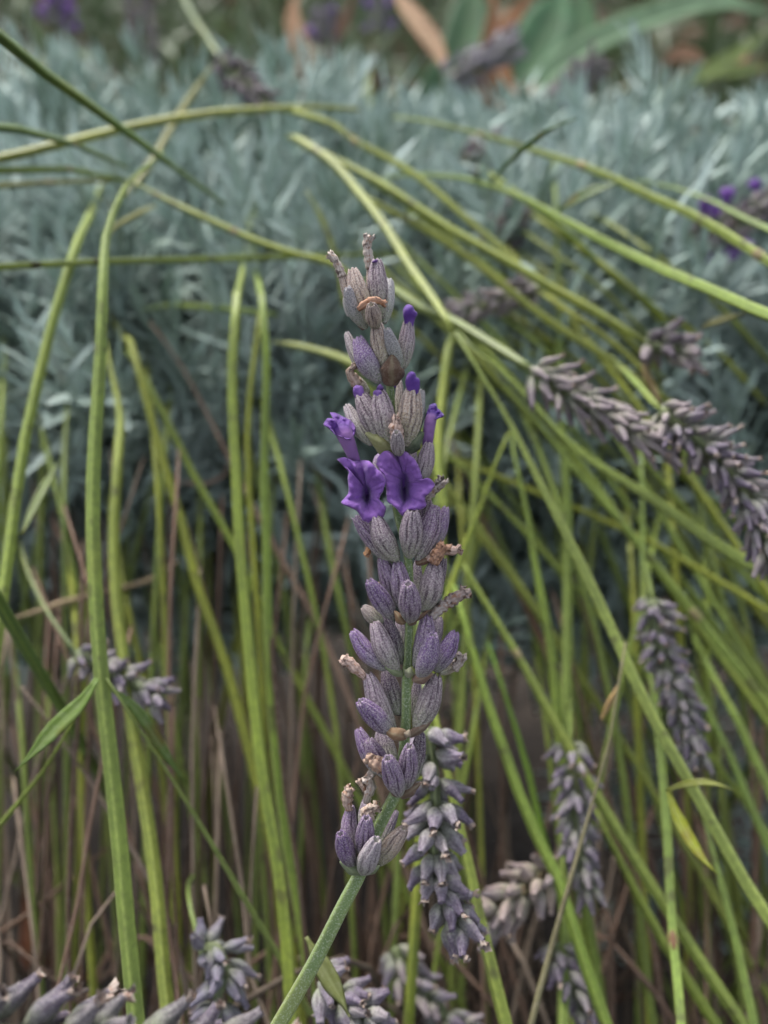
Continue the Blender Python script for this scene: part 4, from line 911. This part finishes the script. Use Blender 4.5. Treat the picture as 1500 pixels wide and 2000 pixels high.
# ------------------------------------------------------------------ plants beyond the mound
def blade(label, pts, d0, d1, w, color, name='leaf_blade', cat='leaf', mat=None, ground=True, point=1.0, wide=None):
    s = [P(*q) for q in path3(pts, d0, d1)]
    if ground:
        a = s[0]; s = [Vector((a.x, a.y + .02, -.01)), Vector((a.x * .6 + s[0].x * .4, a.y + .015, a.z * .5))] + s
    n = 20; ps = [Vector(q) for q in spline([tuple(p) for p in s], n)]
    hw = w * .5 * pxm((d0 + d1) / 2)
    V, F, A = ribbon(ps, [hw * max(.05, 1 - sm(.86, 1.0, i / (n - 1))) for i in range(n)] if ground else leafw(n, hw, point, .15), (-FW + UP * .35 + RT * .2).normalized(), fold=.35, ncross=2)
    base = ps[0]
    o = mesh_obj(name, V, F, mat or M_BLADE, loc=base, attrs=A, color=(*color, 1)); tag(o, label, cat); solid(o, .0006); return o
blade('pale green strap leaf arching over the bed behind the dark dried head', [(940, 280), (1010, 215), (1090, 130), (1180, 75), (1290, 30), (1400, 5), (1540, 40)], .55, .62, 52, (.21, .35, .19))
blade('broad dark green leaf standing behind the grey dried heads', [(985, 215), (1020, 150), (1060, 80), (1110, -30)], .62, .66, 105, (.07, .19, .08))
blade('second dark green leaf crossing low behind the rusty dead leaves', [(870, 170), (900, 110), (915, 50), (925, -40)], .75, .78, 90, (.065, .16, .065))
blade('upright green leaf behind the pale arching strap leaf', [(1095, 210), (1115, 140), (1130, 60), (1140, -40)], .70, .72, 70, (.12, .25, .11))
blade('yellow-green narrow leaf slanting up from the silver mound', [(1235, 222), (1290, 190), (1350, 160), (1420, 120), (1520, 45)], .42, .46, 34, (.165, .23, .045), ground=False)
blade('short yellow-green narrow leaf lying level above the mound', [(1300, 170), (1370, 150), (1440, 140), (1530, 128)], .45, .47, 30, (.17, .235, .05), ground=False)
blade('tan dry blade hanging down behind the mound', [(760, -40), (795, 20), (835, 75), (865, 125), (885, 175)], .50, .46, 46, (.40, .235, .135), mat=M_DEAD, ground=False, name='dead_leaf')
blade('pale tan dead leaf lying at the edge of the mound', [(975, 245), (1000, 210), (1025, 185), (1050, 160)], .44, .46, 52, (.42, .29, .20), mat=M_DEAD, ground=False, name='dead_leaf')
blade('rusty dead stalk-like leaf curling beside the broad dark leaf', [(985, 170), (975, 110), (985, 60), (1030, 0), (1060, -30)], .55, .57, 36, (.38, .16, .065), mat=M_DEAD, name='dead_leaf')
blade('rusty curled dead leaf standing behind the grey leaning head', [(950, 160), (958, 90), (965, 30), (960, -30)], .58, .58, 44, (.34, .14, .06), mat=M_DEAD, name='dead_leaf')
blade('brown dead leaf bending beside the dim violet head', [(590, 110), (575, 60), (570, 20), (590, -30)], .52, .54, 40, (.36, .18, .09), mat=M_DEAD, name='dead_leaf')
blade('brown dead stalk crossing behind the fresh violet head', [(655, 70), (680, 30), (690, -10), (700, -40)], .60, .60, 26, (.26, .13, .08), mat=M_DEAD, name='dead_leaf')
blade('curled rusty leaf under the short yellow-green leaf', [(1290, 130), (1330, 108), (1365, 118), (1390, 140)], .52, .52, 34, (.24, .11, .06), mat=M_DEAD, ground=False, name='dead_leaf')
blade('orange-tan dead leaf tip above the yellow-green leaves', [(1420, 130), (1445, 112), (1470, 105)], .5, .5, 34, (.42, .22, .12), mat=M_DEAD, ground=False, name='dead_leaf')
blade('olive-green leaf drooping at the back of the silver mound', [(230, 120), (150, 108), (80, 130), (-20, 160)], .40, .38, 26, (.17, .22, .06), ground=False)
blade('dark green leaf lying behind the dark cut stem', [(90, 110), (70, 50), (40, 10), (20, -30)], .5, .5, 34, (.08, .13, .04))
blade('narrow green leaf standing up through the silver mound', [(724, 230), (716, 190), (718, 155), (730, 128)], .33, .34, 20, (.20, .24, .04), ground=False)
blade('yellow leaf with brown edges under the stem of the violet spike', [(598, 1830), (620, 1870), (645, 1915), (668, 1955), (682, 1985)], .124, .121, 34, (.24, .265, .08), ground=False, mat=M_LEAF)
blade('orange-brown dead leaf standing in the shadowy base', [(60, 1860), (62, 1800), (66, 1730), (68, 1660)], .26, .27, 34, (.26, .08, .03), mat=M_DEAD, name='dead_leaf')
blade('small tan sliver of leaf caught on the olive stalk', [(1175, 1405), (1188, 1380), (1200, 1355), (1206, 1340)], .150, .150, 12, (.40, .26, .11), mat=M_DEAD, ground=False, name='dead_leaf')
blade('brown-tipped thin leaf dropping from the small dried head', [(1258, 690), (1262, 730), (1278, 765), (1296, 800)], .172, .168, 15, (.24, .17, .07), mat=M_DEAD, ground=False)
blade('thin olive leaf rising from the small dried head', [(1368, 640), (1400, 628), (1430, 618), (1455, 612)], .17, .168, 14, (.20, .19, .04), ground=False)
for o in bpy.data.objects:
    if '_loc' in o.keys(): del o['_loc']
